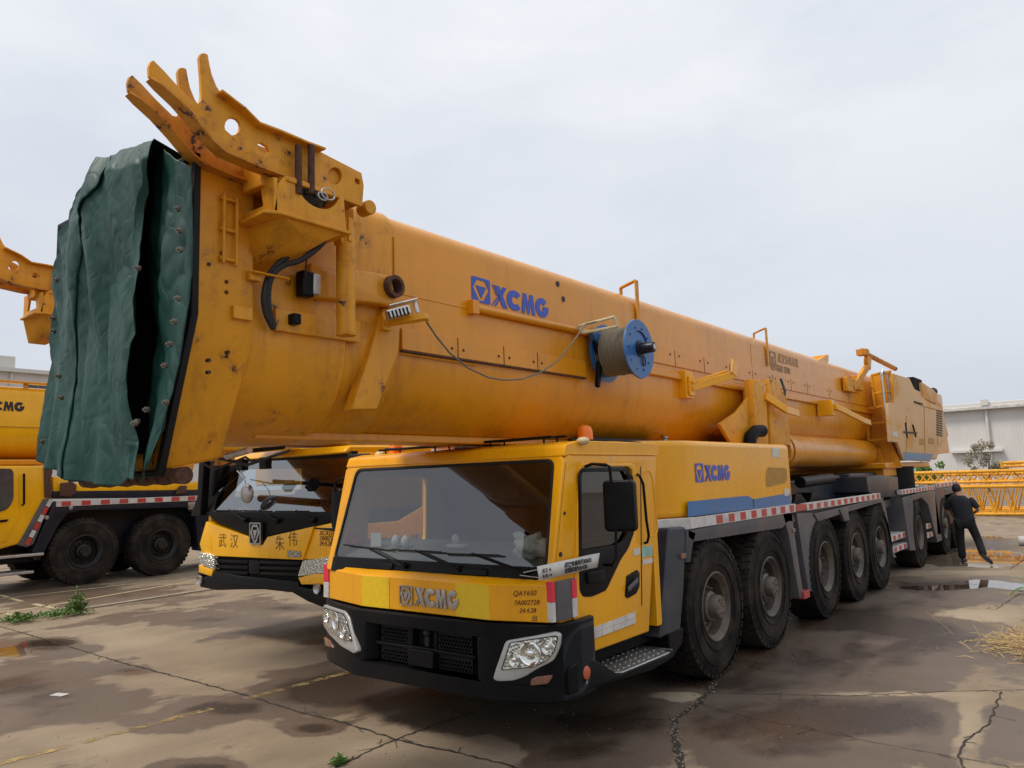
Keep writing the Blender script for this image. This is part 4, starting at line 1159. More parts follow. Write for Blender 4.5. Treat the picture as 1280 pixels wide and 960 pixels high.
# ladder front (steps) facing forward at y 17.7
YL = 17.75
mb = MB()
def fpx(px, py, y=YL): p = at(px, py, y=y); return (p.x, p.z)
def fbar(a, b_, w=.07, t=.05):
    pa = at(*a, y=YL); pb = at(*b_, y=YL); bar(mb, pa, pb, w, t)
for a, b_ in (((1089, 469), (1094, 510)), ((1115, 467), (1116, 504)), ((1089, 469), (1114, 464)), ((1093, 492), (1115, 489)), ((1083, 511), (1112, 507)),
              ((1083, 511), (1086, 551)), ((1112, 507), (1113, 548)), ((1084, 530), (1112, 528)), ((1086, 551), (1112, 548))):
    fbar(a, b_)
mb.build('step_frame', M['bracket'], crane, .008)
mb = MB(); P = [fpx(*p, y=YL + .35) for p in ((1090, 470), (1114, 466), (1114, 548), (1086, 552), (1084, 512), (1094, 510))]
mb.prism_y(P, YL + .35, YL + .4); P = [fpx(*p, y=YL + .3) for p in ((1089, 552), (1112, 549), (1128, 583), (1090, 585))]
mb.prism_y(P, YL + .3, YL + .34)
P = [fpx(*p, y=YL + .1) for p in ((1089, 560), (1100, 560), (1104, 584), (1091, 585))]; mb.prism_y(P, YL + .1, YL + .25)
mb.build('step_backplate', M['head'], crane)
mb = MB(); 
mb.tube([at(1106, 467, y=YL - .1), at(1103, 463, y=YL - .15), at(1102, 468, y=YL - .2), at(1106, 510, y=YL - .2), at(1109, 540, y=YL - .2), at(1114, 548, y=YL - .1)], .028, 10)
mb.tube([at(1108, 465, y=YL + .1), at(1109, 470, y=YL), at(1112, 503, y=YL)], .022, 8)
mb.build('handrail', M['alu'], crane)
# folded arm on top
mb = MB(); a = at(1078, 440, x=-4.0); b_ = at(1119, 461, x=-4.0); mb.tube([a, b_], .055, 10); mb.ball(a, .085, 10, 6); mb.box(a.x - .1, a.x + .1, a.y - .1, a.y + .14, a.z - .07, a.z + .05)
mb.build('top_arm', M['claw'], crane)
mb = MB(); bar(mb, at(1085, 443, x=-4.0), at(1084, 458, x=-4.0), .28, .08); bar(mb, at(1084, 458, x=-4.0), at(1066, 485, x=-4.1), .14, .08)
mb.build('arm_stay', M['bracket'], crane, .01)
mb = MB(); 
for p in ((1062, 480), (1072, 478)): q = at(*p, x=-4.12); mb.box(q.x - .06, q.x + .04, q.y - .3, q.y + .3, q.z - .16, q.z + .12)
mb.build('arm_foot', M['bracket'], crane, .01)
# faded grey lettering on boom
put_emblem(sideframe(XB + .003, 11.98, 3.80), .28, .24, M['greytext'], crane, .003, 'faded_emblem')
put_text('faded_lettering', '武汉朱伟吊装', sideframe(XB + .003, 12.35, 3.90), .17, M['greytext'], crane)
put_text('faded_lettering', '027-8362 5598', sideframe(XB + .003, 12.0, 3.74), .15, M['greytext'], crane, offset=.004)

# --- engine housing
hz0, hz1 = 1.79, 2.49
def housing(root, x1, y0, y1, z0, z1, mat, depth=2.7):
    mb = MB()
    P = rpoly([(x1 - depth, y0 + .1), (x1 - .35, y0), (x1, y0 + .42), (x1, y1), (x1 - depth, y1)], .10)
    mb.prism_z(P, z0, z1)
    return mb.build('engine_housing', mat, root, .05, segs=3)
mb = MB()
y0h, y1h = 7.0, 10.66
# prism with chamfered front-right corner; top edge softly rounded
P = rpoly([(-6.40, y0h + .15), (-4.02, y0h - .35), (-3.62, y0h + .35), (XS, y0h + .60), (XS, y1h), (-6.40, y1h)], .08)
mb.prism_z(P, 1.695, 2.50)
mb.build('engine_housing', M['cab'], crane, .06, segs=4)
mb = MB(); st = side([(860, 627), (935, 619.5), (942, 624), (988, 616), (989.5, 630), (860, 646)], XS + .004)
plate_side(mb, st, XS + .004, .004)
mb.build('housing_stripe', M['blue'], crane)
put_emblem(sideframe(XS + .004, 7.64, 2.055), .20, .20, M['logo'], crane)
put_word('lettering', 'XCMG', sideframe(XS + .004, 7.875, 2.06), .175, .160, M['logo'], crane)
mb = MB(); 
for p in ([(965, 560), (974, 560.5), (975, 572), (966, 571)], [(980.5, 611), (986.5, 611), (987, 619), (981, 620)]):
    plate_side(mb, side(p, XS + .005), XS + .005, .004)
build_pieces(mb, 'sticker', M['sheet'], crane)
mb = MB(); plate_side(mb, rpoly(side([(958, 584), (984, 585), (984, 603), (957, 610)], XS + .003), .1), XS + .003, .003); mb.build('overpainted_patch', M['patch'], crane)
mb = MB(); P = [(y0h + .62, 2.5), (7.2, 2.56), (6.7, 2.56), (6.6, 2.46)]
mb.box(-6.2, -4.25, 6.75, 8.4, 2.49, 2.555); mb.build('roof_cover', M['blackp'], crane, .02)
q = at(831, 549, x=-4.4); MB().tube([(q.x, q.y, 2.5), (q.x, q.y, 2.6)], .03, 10).ball((q.x, q.y, 2.6), .05, 10, 6, (1, 1, .5)).build('filler_cap', M['steel'], crane)
mb = MB(); plate_side(mb, side([(942.5, 624), (943, 634), (942, 634), (941.5, 624)], XS + .006), XS + .006, .004); mb.build('panel_seam', M['ink'], crane)
# hazard strips along the deck edge
def hazard(root, x, ya, yb, z, h=.095, n=7, t=.05, first=0.0):
    mb = MB().box(x - t, x + .003, ya, yb, z - h / 2, z + h / 2); o = mb.build('deck_edge', M['white'], root, .004)
    mb = MB(); L = (yb - ya - first) / n
    for k in range(n): mb.box(x, x + .0065, ya + first + L * (k + .25), ya + first + L * (k + .72), z - h / 2 + .012, z + h / 2 - .012)
    build_pieces(mb, 'red_mark', M['red'], o)
    return o
hazard(crane, XS + .02, 7.42, 10.68, 1.64, .11, 8, .10, .55)
mb = MB(); mb.prism_z(rpoly([(XS + .02, 7.41), (XS + .02, 7.52), (XS - .1, 7.52), (-4.0, 6.78), (-3.85, 6.7)], .03), 1.58, 1.70)
mb.build('front_trim', M['alu'], crane, .006)
hazard(crane, XS, 11.22, 15.45, 1.625, .10, 12, .10)
mb = MB().box(XS - .1, XS + .004, 10.76, 11.20, 1.585, 1.67); mb.build('red_reflector', M['red'], crane, .004)
hazard(crane, XS, 17.25, 20.75, 1.63, .09, 11, .10)
hazard(crane, XS, 20.95, 24.1, 1.66, .09, 6, .10)
hazard(crane, XS - .05, 15.85, 17.5, .78, .11, 4, .30); hazard(crane, XS - .05, 15.85, 17.5, .56, .11, 4, .30)
hazard(crane, XS - .05, 19.2, 20.6, .78, .11, 3, .30); hazard(crane, XS - .05, 19.2, 20.6, .58, .11, 3, .30)
# mudguards, (px outline on flank)
def guard(pts, x=XS, t=.42, mat='fender', name='mudguard'):
    mb = MB(); plate_side(mb, side(pts, x), x, t, bevel=.006); return mb.build(name, M[mat], crane)
guard([(860, 663), (985, 639), (990, 641), (994, 652), (985, 652), (978, 660), (868, 677), (861, 672)], XS, .5)
guard([(858, 661), (870, 666), (866, 682), (863, 703), (857, 703)], XS, .06, 'chassis')
guard([(978, 641), (990, 641), (995, 680), (1001, 722), (1005, 745), (1000, 748), (993, 710), (986, 668)], XS, .40)
guard([(996, 641), (1024, 641), (1020, 660), (1016, 700), (1016, 740), (1011, 738), (1003, 690)], XS - .02, .40)
guard([(1018, 642), (1104, 622), (1104, 627), (1060, 640), (1056, 640), (1060, 650), (1055, 650), (1050, 643), (1023, 652)], XS, .45)
guard([(1100, 622), (1106, 628), (1117, 690), (1121, 697), (1117, 697), (1112, 660), (1104, 637)], XS, .40)
guard([(1050, 637), (1060, 635), (1062, 650), (1056, 652)], XS + .02, .06, 'fender', 'bracket_plate')
guard([(1128, 622), (1168, 612), (1178, 675), (1172, 678), (1160, 630), (1152, 622), (1141, 626), (1145, 688), (1138, 688)], XS, .42)
guard([(1168, 608), (1181, 608), (1180, 640), (1176, 668), (1172, 668)], XS + .0, .42, 'chassis')
guard([(1180, 612), (1196, 609), (1197, 614), (1181, 619)], XS, .42)
mb = MB(); 
for p in ((1003, 754), ): q = at(1009, 740, x=XS); 
hz = MB(); q = at(1009, 743, x=XS + .03); hz.box(q.x - .3, q.x, q.y - .12, q.y + .12, q.z - .05, q.z + .05); hz.build('reflector_plate', M['red'], crane, .004)
mb = MB()
for p in ((993, 663), (855, 695)): q = at(*p, x=XS + .015); mb.box(q.x - .03, q.x, q.y - .05, q.y + .05, q.z - .025, q.z + .025)
build_pieces(mb, 'side_lamp', M['lampbrown'], crane, .004)
# fin behind the cab
mb = MB(); mb.prism_x([(7.0, 1.62), (7.40, 1.62), (7.24, .98), (7.12, .62), (6.70, .62), (6.80, .9)], -4.1, XS - .01)
mb.build('rear_fin', M['chassis'], crane, .025)
mb = MB(); mb.prism_x([(6.88, .64), (7.2, .64), (7.15, .50), (6.95, .40), (6.88, .40)], -3.98, XS - .015); mb.box(-6.3, -3.98, 5.4, 6.9, .40, .74)
mb.build('step_box', M['blackp'], crane, .01)
# step tread
mb = MB(); P = [(-3.50, 5.86), (-3.50, 6.78), (-3.54, 6.86), (-3.96, 6.86), (-3.96, 5.60), (-3.8, 5.60)]
mb.prism_z(P, .475, .50)
tread = mb.build('step', M['alu'], crane, .006)
mb = MB()
for i in range(10):
    for j in range(4): mb.lathe([(0, .012), (.006, .009), (.006, 0)], Matrix.Translation((-3.84 + j * .09, 5.90 + i * .09, .50)) @ Matrix.Rotation(-math.pi / 2, 4, 'Y'), 8)
build_pieces(mb, 'tread_stud', M['steel'], tread)

# --- cab
SLOPE = (Vector((0, 4.97, 1.40)), Vector((0, 5.20, 2.33)))
WU = (SLOPE[1] - SLOPE[0]).normalized(); wn = Vector((1, 0, 0)).cross(WU)
WF = frame((0, 4.97, 1.40), (1, 0, 0), WU)      # windscreen plane, u=x, v=up-slope
def wpt(px, py, off=0.0):
    p = at(px, py, plane=((0, 4.97, 1.40) + (wn * off if False else Vector((0, 0, 0))), wn)) if False else at(px, py, plane=(Vector((0, 4.97, 1.40)) + wn * off, wn))
    l = WF.inverted() @ p; return (l.x, l.y)
XL = -6.30
wL = -6.16; wR = -3.655
H = (SLOPE[1] - SLOPE[0]).length
ws = rpoly([(wL - .03, .045), (wR + .015, .045), (wR - .02, H - .05), (wL + .07, H - .05)], .07, 6)
gas = rpoly([(wL - .055, .018), (wR + .035, .018), (wR, H - .025), (wL + .045, H - .025)], .08, 6)
fo = rpoly([(XL, -.08), (XS, -.08), (XS - .0, H), (XL + .06, H)], .05, 4)
mb = MB(); plate_frame(mb, fo, WF, .05, [gas], .012); 
# side walls
sideo = [(4.985, 1.40), (5.205, 2.30), (5.26, 2.345), (6.74, 2.345), (6.80, 2.31), (6.62, 1.4), (6.47, .72), (5.27, .72), (5.05, 1.0)]
winpx = [(726, 587), (730, 583), (784, 583), (789, 588), (791, 640), (790, 662), (783, 675), (773, 684), (726, 694), (722, 690)]
WIN = rpoly(side(winpx, XS), .02, 3)
mb2 = MB(); plate_side(mb, sideo, XS, .06, [WIN], .02)
lw = rpoly([(5.45, 1.5), (6.30, 1.5), (6.33, 2.2), (5.50, 2.2)], .06)
plate_side(mb, sideo, XL + .06, .06, [lw], .02)
mb.box(XL + .02, XS - .02, 6.66, 6.76, .74, 2.33)           # back wall
mb.box(XL + .03, XS - .03, 5.3, 6.5, .74, .80)             # floor
mb.build('cab_body', M['cab'], crane)
# roof: rounded slab
mb = MB(); mb.prism_x(rpoly([(5.185, 2.315), (5.225, 2.42), (5.42, 2.455), (6.74, 2.455), (6.84, 2.43), (6.84, 2.36), (6.78, 2.335), (5.26, 2.335)], .03), XL + .03, XS + .006)
mb.build('cab_roof', M['cab'], crane, .05, segs=4)
MB().box(XS - .02, XS + .012, 5.30, 6.82, 2.336, 2.348).build('drip_rail', M['cab'], crane, .004)
# gasket + glass
mb = MB(); plate_frame(mb, gas, WF @ Matrix.Translation((0, 0, .006)), .045, [ws], .006); mb.build('windscreen_gasket', M['gasket'], crane)
mb = MB(); mb.add([(p[0], p[1], -.005) for p in ws], [tuple(range(len(ws)))], WF); wso = mb.build('windscreen', M['glass'], crane)
# black panel below the windscreen
mb = MB(); plate_frame(mb, rpoly([(wL - .05, -.085), (wR - .25, -.085), (wR - .05, -.05), (wR + .03, .03), (wR + .03, .055), (wL - .05, .055)], .02), WF @ Matrix.Translation((0, 0, .012)), .03, (), .006)
mb.build('cowl', M['blackp'], crane)
mb = MB()
for xx in (-5.75, -4.62): plate_frame(mb, rrect(xx, xx + .42, -.045, .015, .025), WF @ Matrix.Translation((0, 0, .03)), .03, (), .01)
build_pieces(mb, 'cowl_grip', M['blackp'], crane)
# wipers
for (p0, p1, b0, b1) in (((503, 707), (460, 685), (430, 681), (487, 688)), ((571, 711), (519, 688), (490, 687), (551, 690)), ((655, 716), (590, 692), (553, 692), (624, 694))):
    def wp(p, off):
        u = wpt(p[0], p[1], off); return WF @ Vector((u[0], u[1], off))
    mb = MB(); mb.tube([wp(p0, .05), wp(p1, .05)], .010, 6); 
    mb.lathe([(0, 0), (0, .028), (.03, .028), (.03, 0)], Matrix.Translation(wp(p0, .05)) @ Matrix.Rotation(R(80), 4, 'Z'), 12)
    w = mb.build('wiper', M['blackp'], crane)
    a = wp(b0, .035); b2 = wp(b1, .035)
    mb = MB(); bar(mb, a, b2, .022, .012); mb.build('wiper_blade', M['gasket'], w)
# door, window frame, glass
dpx = [(724, 583), (728, 579), (790, 579), (796, 584), (800, 700), (798, 768), (722, 808), (716, 802)]
DO = rpoly(side(dpx, XS + .012), .03, 3)
mb = MB(); plate_side(mb, DO, XS + .014, .016, [WIN], .004)
door = mb.build('door', M['cab'], crane)
gl = MB().add([(XS - .012, p[0], p[1]) for p in WIN], [tuple(range(len(WIN)))]).build('window', M['sideglass'], door)
blk = side([(723, 592), (727, 585), (782, 584), (792, 596), (793, 665), (786, 685), (776, 700), (768, 717), (758, 738), (740, 746), (729, 746), (725, 738)], XS + .02)
mb = MB(); plate_side(mb, rpoly(blk, .03, 3), XS + .020, .008, [rpoly(side([(728, 590), (782, 589), (787, 600), (788, 660), (780, 675), (771, 681), (728, 688), (727, 600)], XS + .02), .02, 3)], .002)
mb.build('window_surround', M['blackp'], door)
mb = MB(); hp = rpoly(side([(783, 720), (796, 712), (799, 716), (799, 733), (795, 742), (784, 748), (781, 745)], XS + .016), .015, 3)
plate_side(mb, hp, XS + .022, .012, (), .003); hd = mb.build('handle', M['blackp'], door)
mb = MB(); plate_side(mb, side([(785, 734), (797, 722), (798, 727), (786, 740)], XS + .04), XS + .045, .015, (), .004); mb.build('handle_grip', M['fender'], hd)
mb = MB()   # silver reflective tape, two rows of five
tp = [(721, 792), (795, 764), (795, 779), (721, 807)]
A = [at(*p, x=XS + .018) for p in tp]
for i in range(5):
    for j in range(2):
        u0, u1 = i / 5 + .004, (i + 1) / 5 - .004; v0, v1 = j / 2 + .02, (j + 1) / 2 - .02
        f_ = lambda u, v: (A[0].lerp(A[1], u)).lerp(A[3].lerp(A[2], u), v)
        q = [f_(u0, v0), f_(u1, v0), f_(u1, v1), f_(u0, v1)]
        plate_side(mb, [(p.y, p.z) for p in q], XS + .0175, .003)
build_pieces(mb, 'reflective_tape', M['white'], door)
mb = MB(); plate_side(mb, rpoly(side([(735, 716), (757, 712), (757, 727), (737, 730)], XS + .05), .02, 3), XS + .05, .05, (), .01); mb.build('step_mirror', M['blackp'], door)
# rear grab handle and moulding of cab rear quarter
mb = MB()
mb.tube([at(797, 593, x=XS + .02), at(800, 596, x=XS + .06), at(804, 605, x=XS + .075), at(808, 650, x=XS + .075), at(811, 670, x=XS + .07), at(809, 678, x=XS + .05), at(805, 679, x=XS + .02)], .013, 10)
mb.build('grab_handle', M['blackp'], crane)
mb = MB(); P = side([(804, 590), (812, 588), (816, 596), (823, 664), (818, 670), (810, 671)], XS + .006)
ring_ = rpoly(P, .04, 4)
mb.tube([(XS + .001, p[0], p[1]) for p in ring_], .006, 6); mb.build('panel_moulding', M['cab'], crane)
mb = MB(); plate_side(mb, side([(802, 684), (815, 681.5), (816, 694), (803, 697)], XS + .006), XS + .006, .005); mb.build('sticker', M['mint'], crane)
mb = MB()
plate_side(mb, side([(792, 686.5), (799.5, 684.5), (800, 693), (792.5, 694.5)], XS + .019), XS + .019, .004); plate_side(mb, side([(803.5, 700), (815.5, 697), (816, 703), (804, 706)], XS + .006), XS + .006, .005)
build_pieces(mb, 'sticker', M['sheet'], crane)
mb = MB()
for p, r in (((705.5, 641.5), .014), ((700.5, 693), .02)): q = at(*p, x=XS + .002); mb.lathe([(0, r), (.006, r), (.006, 0)], Matrix.Translation((q.x, q.y, q.z)), 12)
build_pieces(mb, 'pillar_plug', M['ink'], crane)
mb = MB(); plate_side(mb, side([(800.5, 583), (801.5, 583), (803, 757), (802, 757)], XS + .003), XS + .003, .003); mb.build('panel_seam', M['ink'], crane)
# mirrors
def mirror(par, c, w, h, t, arm, yaw=0, body='mirror'):
    fr_ = Matrix.Translation(c) @ Matrix.Rotation(yaw, 4, 'Z')
    mb = MB(); me = curve_mesh([rrect(-w / 2, w / 2, -h / 2, h / 2, .04)], t, .02); mb.mesh(me, fr_ @ frame((0, 0, 0), (1, 0, 0), (0, 0, 1))); bpy.data.meshes.remove(me)
    mo = mb.build(body, M['blackp'], par)
    mb = MB(); mb.tube(arm, .013, 10); mb.build('mirror_arm', M['blackp'], mo)
    return mo
ma = [at(732, 583, x=XS + .02), at(740, 580, x=XS + .10), at(757, 581, x=XS + .27), at(762, 583, x=XS + .30), at(764, 603, x=XS + .30)]
mirror(crane, at(775.5, 632, x=XS + .28), .27, .42, .10, ma, R(8))
MB().tube([at(770, 662, x=XS + .28), at(770, 700, x=XS + .27), at(766, 706, x=XS + .2), at(755, 706, x=XS + .05)], .012, 8).build('mirror_arm', M['blackp'], crane)
mirror(crane, at(424, 636, x=-6.62), .16, .42, .10, [at(446, 597, x=-6.3), at(428, 598, x=-6.55), at(419, 602, x=-6.62), at(418, 614, x=-6.62)], R(0))
MB().ball(at(421, 679, x=-6.55), .085, 12, 8, (.7, .6, 1.2)).tube([at(422, 656, x=-6.6), at(421, 668, x=-6.58), at(432, 668, x=-6.35)], .010, 6).build('wide_mirror', M['blackp'], crane)
# roof equipment
def beacon(c, r=.075):
    mb = MB().lathe([(-.03, r * 1.05), (.0, r * 1.05), (.0, 0)], Matrix.Translation(c) @ Matrix.Rotation(-math.pi / 2, 4, 'Y'), 20)
    o_ = mb.build('beacon_base', M['blackp'], crane)
    pr = [(0, r), (.08, r * .97), (.12, r * .8), (.142, r * .45), (.15, 0)]
    MB().lathe(pr, Matrix.Translation(c) @ Matrix.Rotation(-math.pi / 2, 4, 'Y'), 24).build('beacon', M['amber'], o_)
b1_ = at(740, 559, x=-3.95); beacon((-4.02, b1_.y, 2.50), .075)
b2_ = at(495, 573, y=5.7); beacon((b2_.x, 5.7, 2.44), .075)
mb = MB(); 
for p in ((729, 559), (475, 575)): q = at(*p, y=5.45); mb.ball((q.x, 5.45, 2.45), .05, 14, 8, (1.2, 1, .7))
build_pieces(mb, 'clearance_lamp', M['cream'], crane)
mb = MB()
mb.tube([(-6.0, 5.4, 2.49), (-3.8, 5.38, 2.50)], .012, 8); mb.tube([(-6.0, 5.62, 2.50), (-3.8, 5.6, 2.51)], .012, 8)
for xx in (-5.9, -5.2, -4.5, -3.9): mb.tube([(xx, 5.4, 2.44), (xx, 5.4, 2.5), (xx, 5.6, 2.51), (xx, 5.6, 2.44)], .010, 6)
mb.tube([(-3.75, 5.6, 2.48), (-3.72, 6.3, 2.48), (-3.7, 6.75, 2.47)], .006, 6)
mb.build('roof_rail', M['blackp'], crane)
MB().tube([at(763.5, 579, x=XS), at(763, 556, x=XS)], .005, 6).build('aerial', M['steel'], crane)
# interior
mb = MB()
mb.box(XL + .08, XS - .08, 5.12, 5.42, .8, 1.42); mb.prism_x([(5.07, 1.46), (5.30, 1.56), (5.50, 1.60), (5.56, 1.54), (5.50, 1.2), (5.1, 1.2)], XL + .09, XS - .09)
mb.box(XL + .07, XS - .07, 6.60, 6.65, .8, 2.3)
mb.build('dashboard', M['dash'], crane, .02)
MB().box(XL + .08, XS - .08, 6.56, 6.60, .8, 2.32).box(XL + .08, XS - .08, 5.3, 6.6, 2.30, 2.325).build('cab_lining', M['trim'], crane)
for xs_ in (-4.02, -5.05):
    mb = MB().box(xs_ - .24, xs_ + .24, 5.95, 6.35, 1.1, 1.24); mb.box(xs_ - .23, xs_ + .23, 6.30, 6.44, 1.24, 1.86); mb.box(xs_ - .12, xs_ + .12, 6.32, 6.42, 1.92, 2.12)
    mb.build('driver_seat', M['seat'], crane, .05, segs=3)
mb = MB(); c_ = Vector((-4.05, 5.62, 1.58)); pts = []
for k in range(25):
    t = 2 * math.pi * k / 24; pts.append(c_ + Vector((.22 * math.cos(t), .10 * math.sin(t), .19 * math.sin(t))))
mb.tube(pts, .015, 8); mb.tube([c_, (c_.x, 5.4, 1.4)], .03, 8); mb.build('steering_wheel', M['blackp'], crane)
for xs_ in (-4.9,): MB().box(xs_ - .2, xs_ + .2, 5.25, 5.256, 2.10, 2.24).build('sun_visor', M['trim'], crane)
# front panel (chamfered)
plan = [(-6.28, 5.06), (-6.28, 4.98), (-5.60, 4.80), (-4.05, 4.80), (XS, 4.945), (XS, 5.06)]
def panel_at(px, py): 
    # unproject on centre face or right chamfer
    p = at(px, py, y=4.80)
    if p.x <= -4.05: return p
    n_ = Vector((4.80 - 4.945, XS + 4.05, 0)).normalized()
    return at(px, py, plane=((-4.05, 4.80, 0), n_))
mb = MB(); n = len(plan); 
plan_t = [(-6.28, 5.06), (-6.27, 5.0), (-5.60, 4.875), (-4.05, 4.875), (XS - .01, 4.985), (XS - .01, 5.06)]
v = [(x, y, 1.045) for x, y in plan] + [(x, y, 1.325) for x, y in plan] + [(x, y, 1.36) for x, y in plan_t]
mb.add(v, [tuple(range(n))[::-1], tuple(range(2 * n, 3 * n))] + [(i, (i + 1) % n, n + (i + 1) % n, n + i) for i in range(n)] + [(n + i, n + (i + 1) % n, 2 * n + (i + 1) % n, 2 * n + i) for i in range(n)])
mb.build('front_panel', M['cab'], crane, .006)
for xa, xb in ((-5.58, -5.22), (-4.42, -4.06)): MB().box(xa, xb, 4.795, 4.80, 1.05, 1.32).build('yellow_tape', M['yellowtape'], crane)
# chrome letters
put_badge(frontframe(4.792, -5.08, 1.10), .16, .165, M['steel'], crane, .016)
put_word('lettering', 'XCMG', frontframe(4.792, -4.89, 1.10), .155, .118, M['steel'], crane, .016, .001)
cf = frame((-4.05, 4.80, 0), (XS + 4.05, .145, 0), (0, 0, 1))
def onchamf(px, py):
    n_ = Vector((.145, -(XS + 4.05), 0)).normalized(); p = at(px, py, plane=((-4.05, 4.80, 0), n_)); l = cf.inverted() @ p; return l.x, l.y
for txt, p, s_ in (('QAY650', (641, 743), .055), ('7A002728', (642, 754.5), .052), ('24.4.28', (649, 764), .048), ('出', (664, 774), .05)):
    l = onchamf(*p); put_text('handwriting', txt, cf @ Matrix.Translation((l[0], l[1] - .012, .003)) @ Matrix.Rotation(R(3), 4, 'Z'), s_, M['inkr'], crane, shear=.25)
# corner marker lamps
mb = MB().prism_z(rpoly([(XS - .05, 4.96), (XS + .03, 5.0), (XS + .045, 5.24), (XS - .05, 5.24)], .02), 1.05, 1.35); mk = mb.build('corner_marker', M['fender'], crane, .006)
for (nm, ya, yb, za, zb, mt_) in (('red_band', 5.17, 5.235, 1.20, 1.345, 'pinkred'), ('white_band', 5.17, 5.235, 1.055, 1.20, 'white')):
    MB().prism_x([(ya, za), (yb, za), (yb, zb), (ya, zb)], XS + .025, XS + .049).build(nm, M[mt_], mk, .002)
mb = MB(); 
MB().box(XS - .04, XS + .02, 4.935, 4.975, 1.20, 1.352).build('red_band', M['pinkred'], mk, .003)
MB().box(XS - .04, XS + .02, 4.935, 4.975, 1.05, 1.198).build('white_band', M['white'], mk, .003)
mb = MB().box(-6.36, -6.28, 4.97, 5.2, 1.05, 1.20); mb.build('white_band', M['white'], crane, .004)
mb = MB().box(-6.36, -6.28, 4.97, 5.2, 1.202, 1.37); mb.build('red_band', M['pinkred'], crane, .004)
# bumper
bplan = [(-6.44, 5.75), (-6.46, 5.2), (-6.42, 5.05), (-6.25, 4.96), (-5.66, 4.755), (-4.05, 4.755), (-3.66, 4.90), (-3.52, 5.02), (-3.48, 5.22), (-3.50, 5.45)]
back = [(x, y + .16) for x, y in bplan]
def band(mb, plan_, z0, z1, push=0.0, inner=.22, plan2=None):
    n = len(plan_); cx_, cy_ = -4.97, 6.2
    def off(p, d):
        q = Vector((p[0] - cx_, p[1] - cy_)).normalized() * d; return (p[0] + q.x, p[1] + q.y)
    A = [off(p, push) for p in plan_]; B = [off(p, push) for p in (plan2 or plan_)]; Ai = [off(p, -inner) for p in plan_]
    v = [(x, y, z0) for x, y in A] + [(x, y, z1) for x, y in B] + [(x, y, z0) for x, y in Ai] + [(x, y, z1) for x, y in Ai]
    f = []
    for i in range(n - 1): f += [(i, i + 1, n + i + 1, n + i), (2 * n + i, 3 * n + i, 3 * n + i + 1, 2 * n + i + 1), (i, 2 * n + i, 2 * n + i + 1, i + 1), (n + i, n + i + 1, 3 * n + i + 1, 3 * n + i)]
    f += [(0, n, 3 * n, 2 * n), (n - 1, 3 * n - 1, 4 * n - 1, 2 * n - 1)]
    mb.add(v, f)
mb = MB(); band(mb, bplan, .92, 1.03); band(mb, bplan, .44, .58)
bp_l = bplan[:5] + [(-5.50, 4.755), (-5.45, 4.81)]; bp_r = [(-4.21, 4.81), (-4.16, 4.755)] + bplan[5:]
band(mb, bp_l, .58, .92); band(mb, bp_r, .58, .92)
mb.box(-5.6, -4.1, 4.94, 5.1, .45, 1.0)
bumper = mb.build('bumper', M['blackp'], crane, .015)
# extension of bumper skirt along the side, up to the step
mb = MB(); sk = side([(712, 833), (722, 828), (732, 823), (744, 825), (758, 833), (774, 843), (836, 818), (842, 812), (842, 822), (815, 838), (775, 850), (740, 861), (712, 868)], XS + .07)
plate_side(mb, rpoly(sk, .02, 2), XS + .07, .08, (), .01); mb.build('side_skirt', M['blackp'], crane)
mb = MB(); q = at(733, 841, x=XS + .075); mb.lathe([(0, .055), (.012, .05), (.018, .03), (.02, 0)], Matrix.Translation((XS + .07, q.y, q.z)), 20)
mb.build('side_lamp', M['lampred'], crane)
mb = MB()
for p in ((712, 846), (714, 861)): q = at(*p, x=XS + .075); mb.lathe([(0, .015), (.006, .015), (.006, 0)], Matrix.Translation((XS + .07, 5.28, q.z)), 10)
build_pieces(mb, 'skirt_bolt', M['steel'], crane)
# grille
mb = MB()
def honey(x0, x1, z0, z1, y, s_=.034):
    holes = []; r_ = s_ * .40; z_ = z0 + s_ * .6; row = 0
    while z_ < z1 - s_ * .5:
        x_ = x0 + s_ * (.6 if row % 2 else 1.1)
        while x_ < x1 - s_ * .5: holes.append([(x_ + r_ * math.cos(R(60 * k + 30)), z_ + r_ * math.sin(R(60 * k + 30))) for k in range(6)]); x_ += s_
        z_ += s_ * .87; row += 1
    plate_frame(mb, [(x0, z0), (x1, z0), (x1, z1), (x0, z1)], frontframe(y), .012, holes)
for (a, b_) in ((-5.36, -5.0), (-4.66, -4.28)):
    for zz in ((.76, .90), (.60, .72)):
        mb = MB(); honey(a, b_, zz[0], zz[1], 4.83); mb.build('grille', M['blackp'], crane)
mb = MB(); mb.box(-5.42, -4.24, 4.81, 4.93, .725, .755); mb.box(-4.98, -4.68, 4.78, 4.93, .60, .74); mb.box(-4.99, -4.96, 4.82, 4.93, .74, .92); mb.box(-4.70, -4.67, 4.82, 4.93, .74, .92)
mb.build('tow_block', M['blackp'], crane, .008)
MB().tube([(-4.83, 4.88, .76), (-4.83, 4.88, .88)], .03, 12).ball((-4.83, 4.88, .87), .045, 12, 8).build('tow_pin', M['rimd'], crane)
mb = MB().box(-5.44, -4.22, 4.90, 4.925, .58, .92); mb.build('radiator', M['dark'], crane)
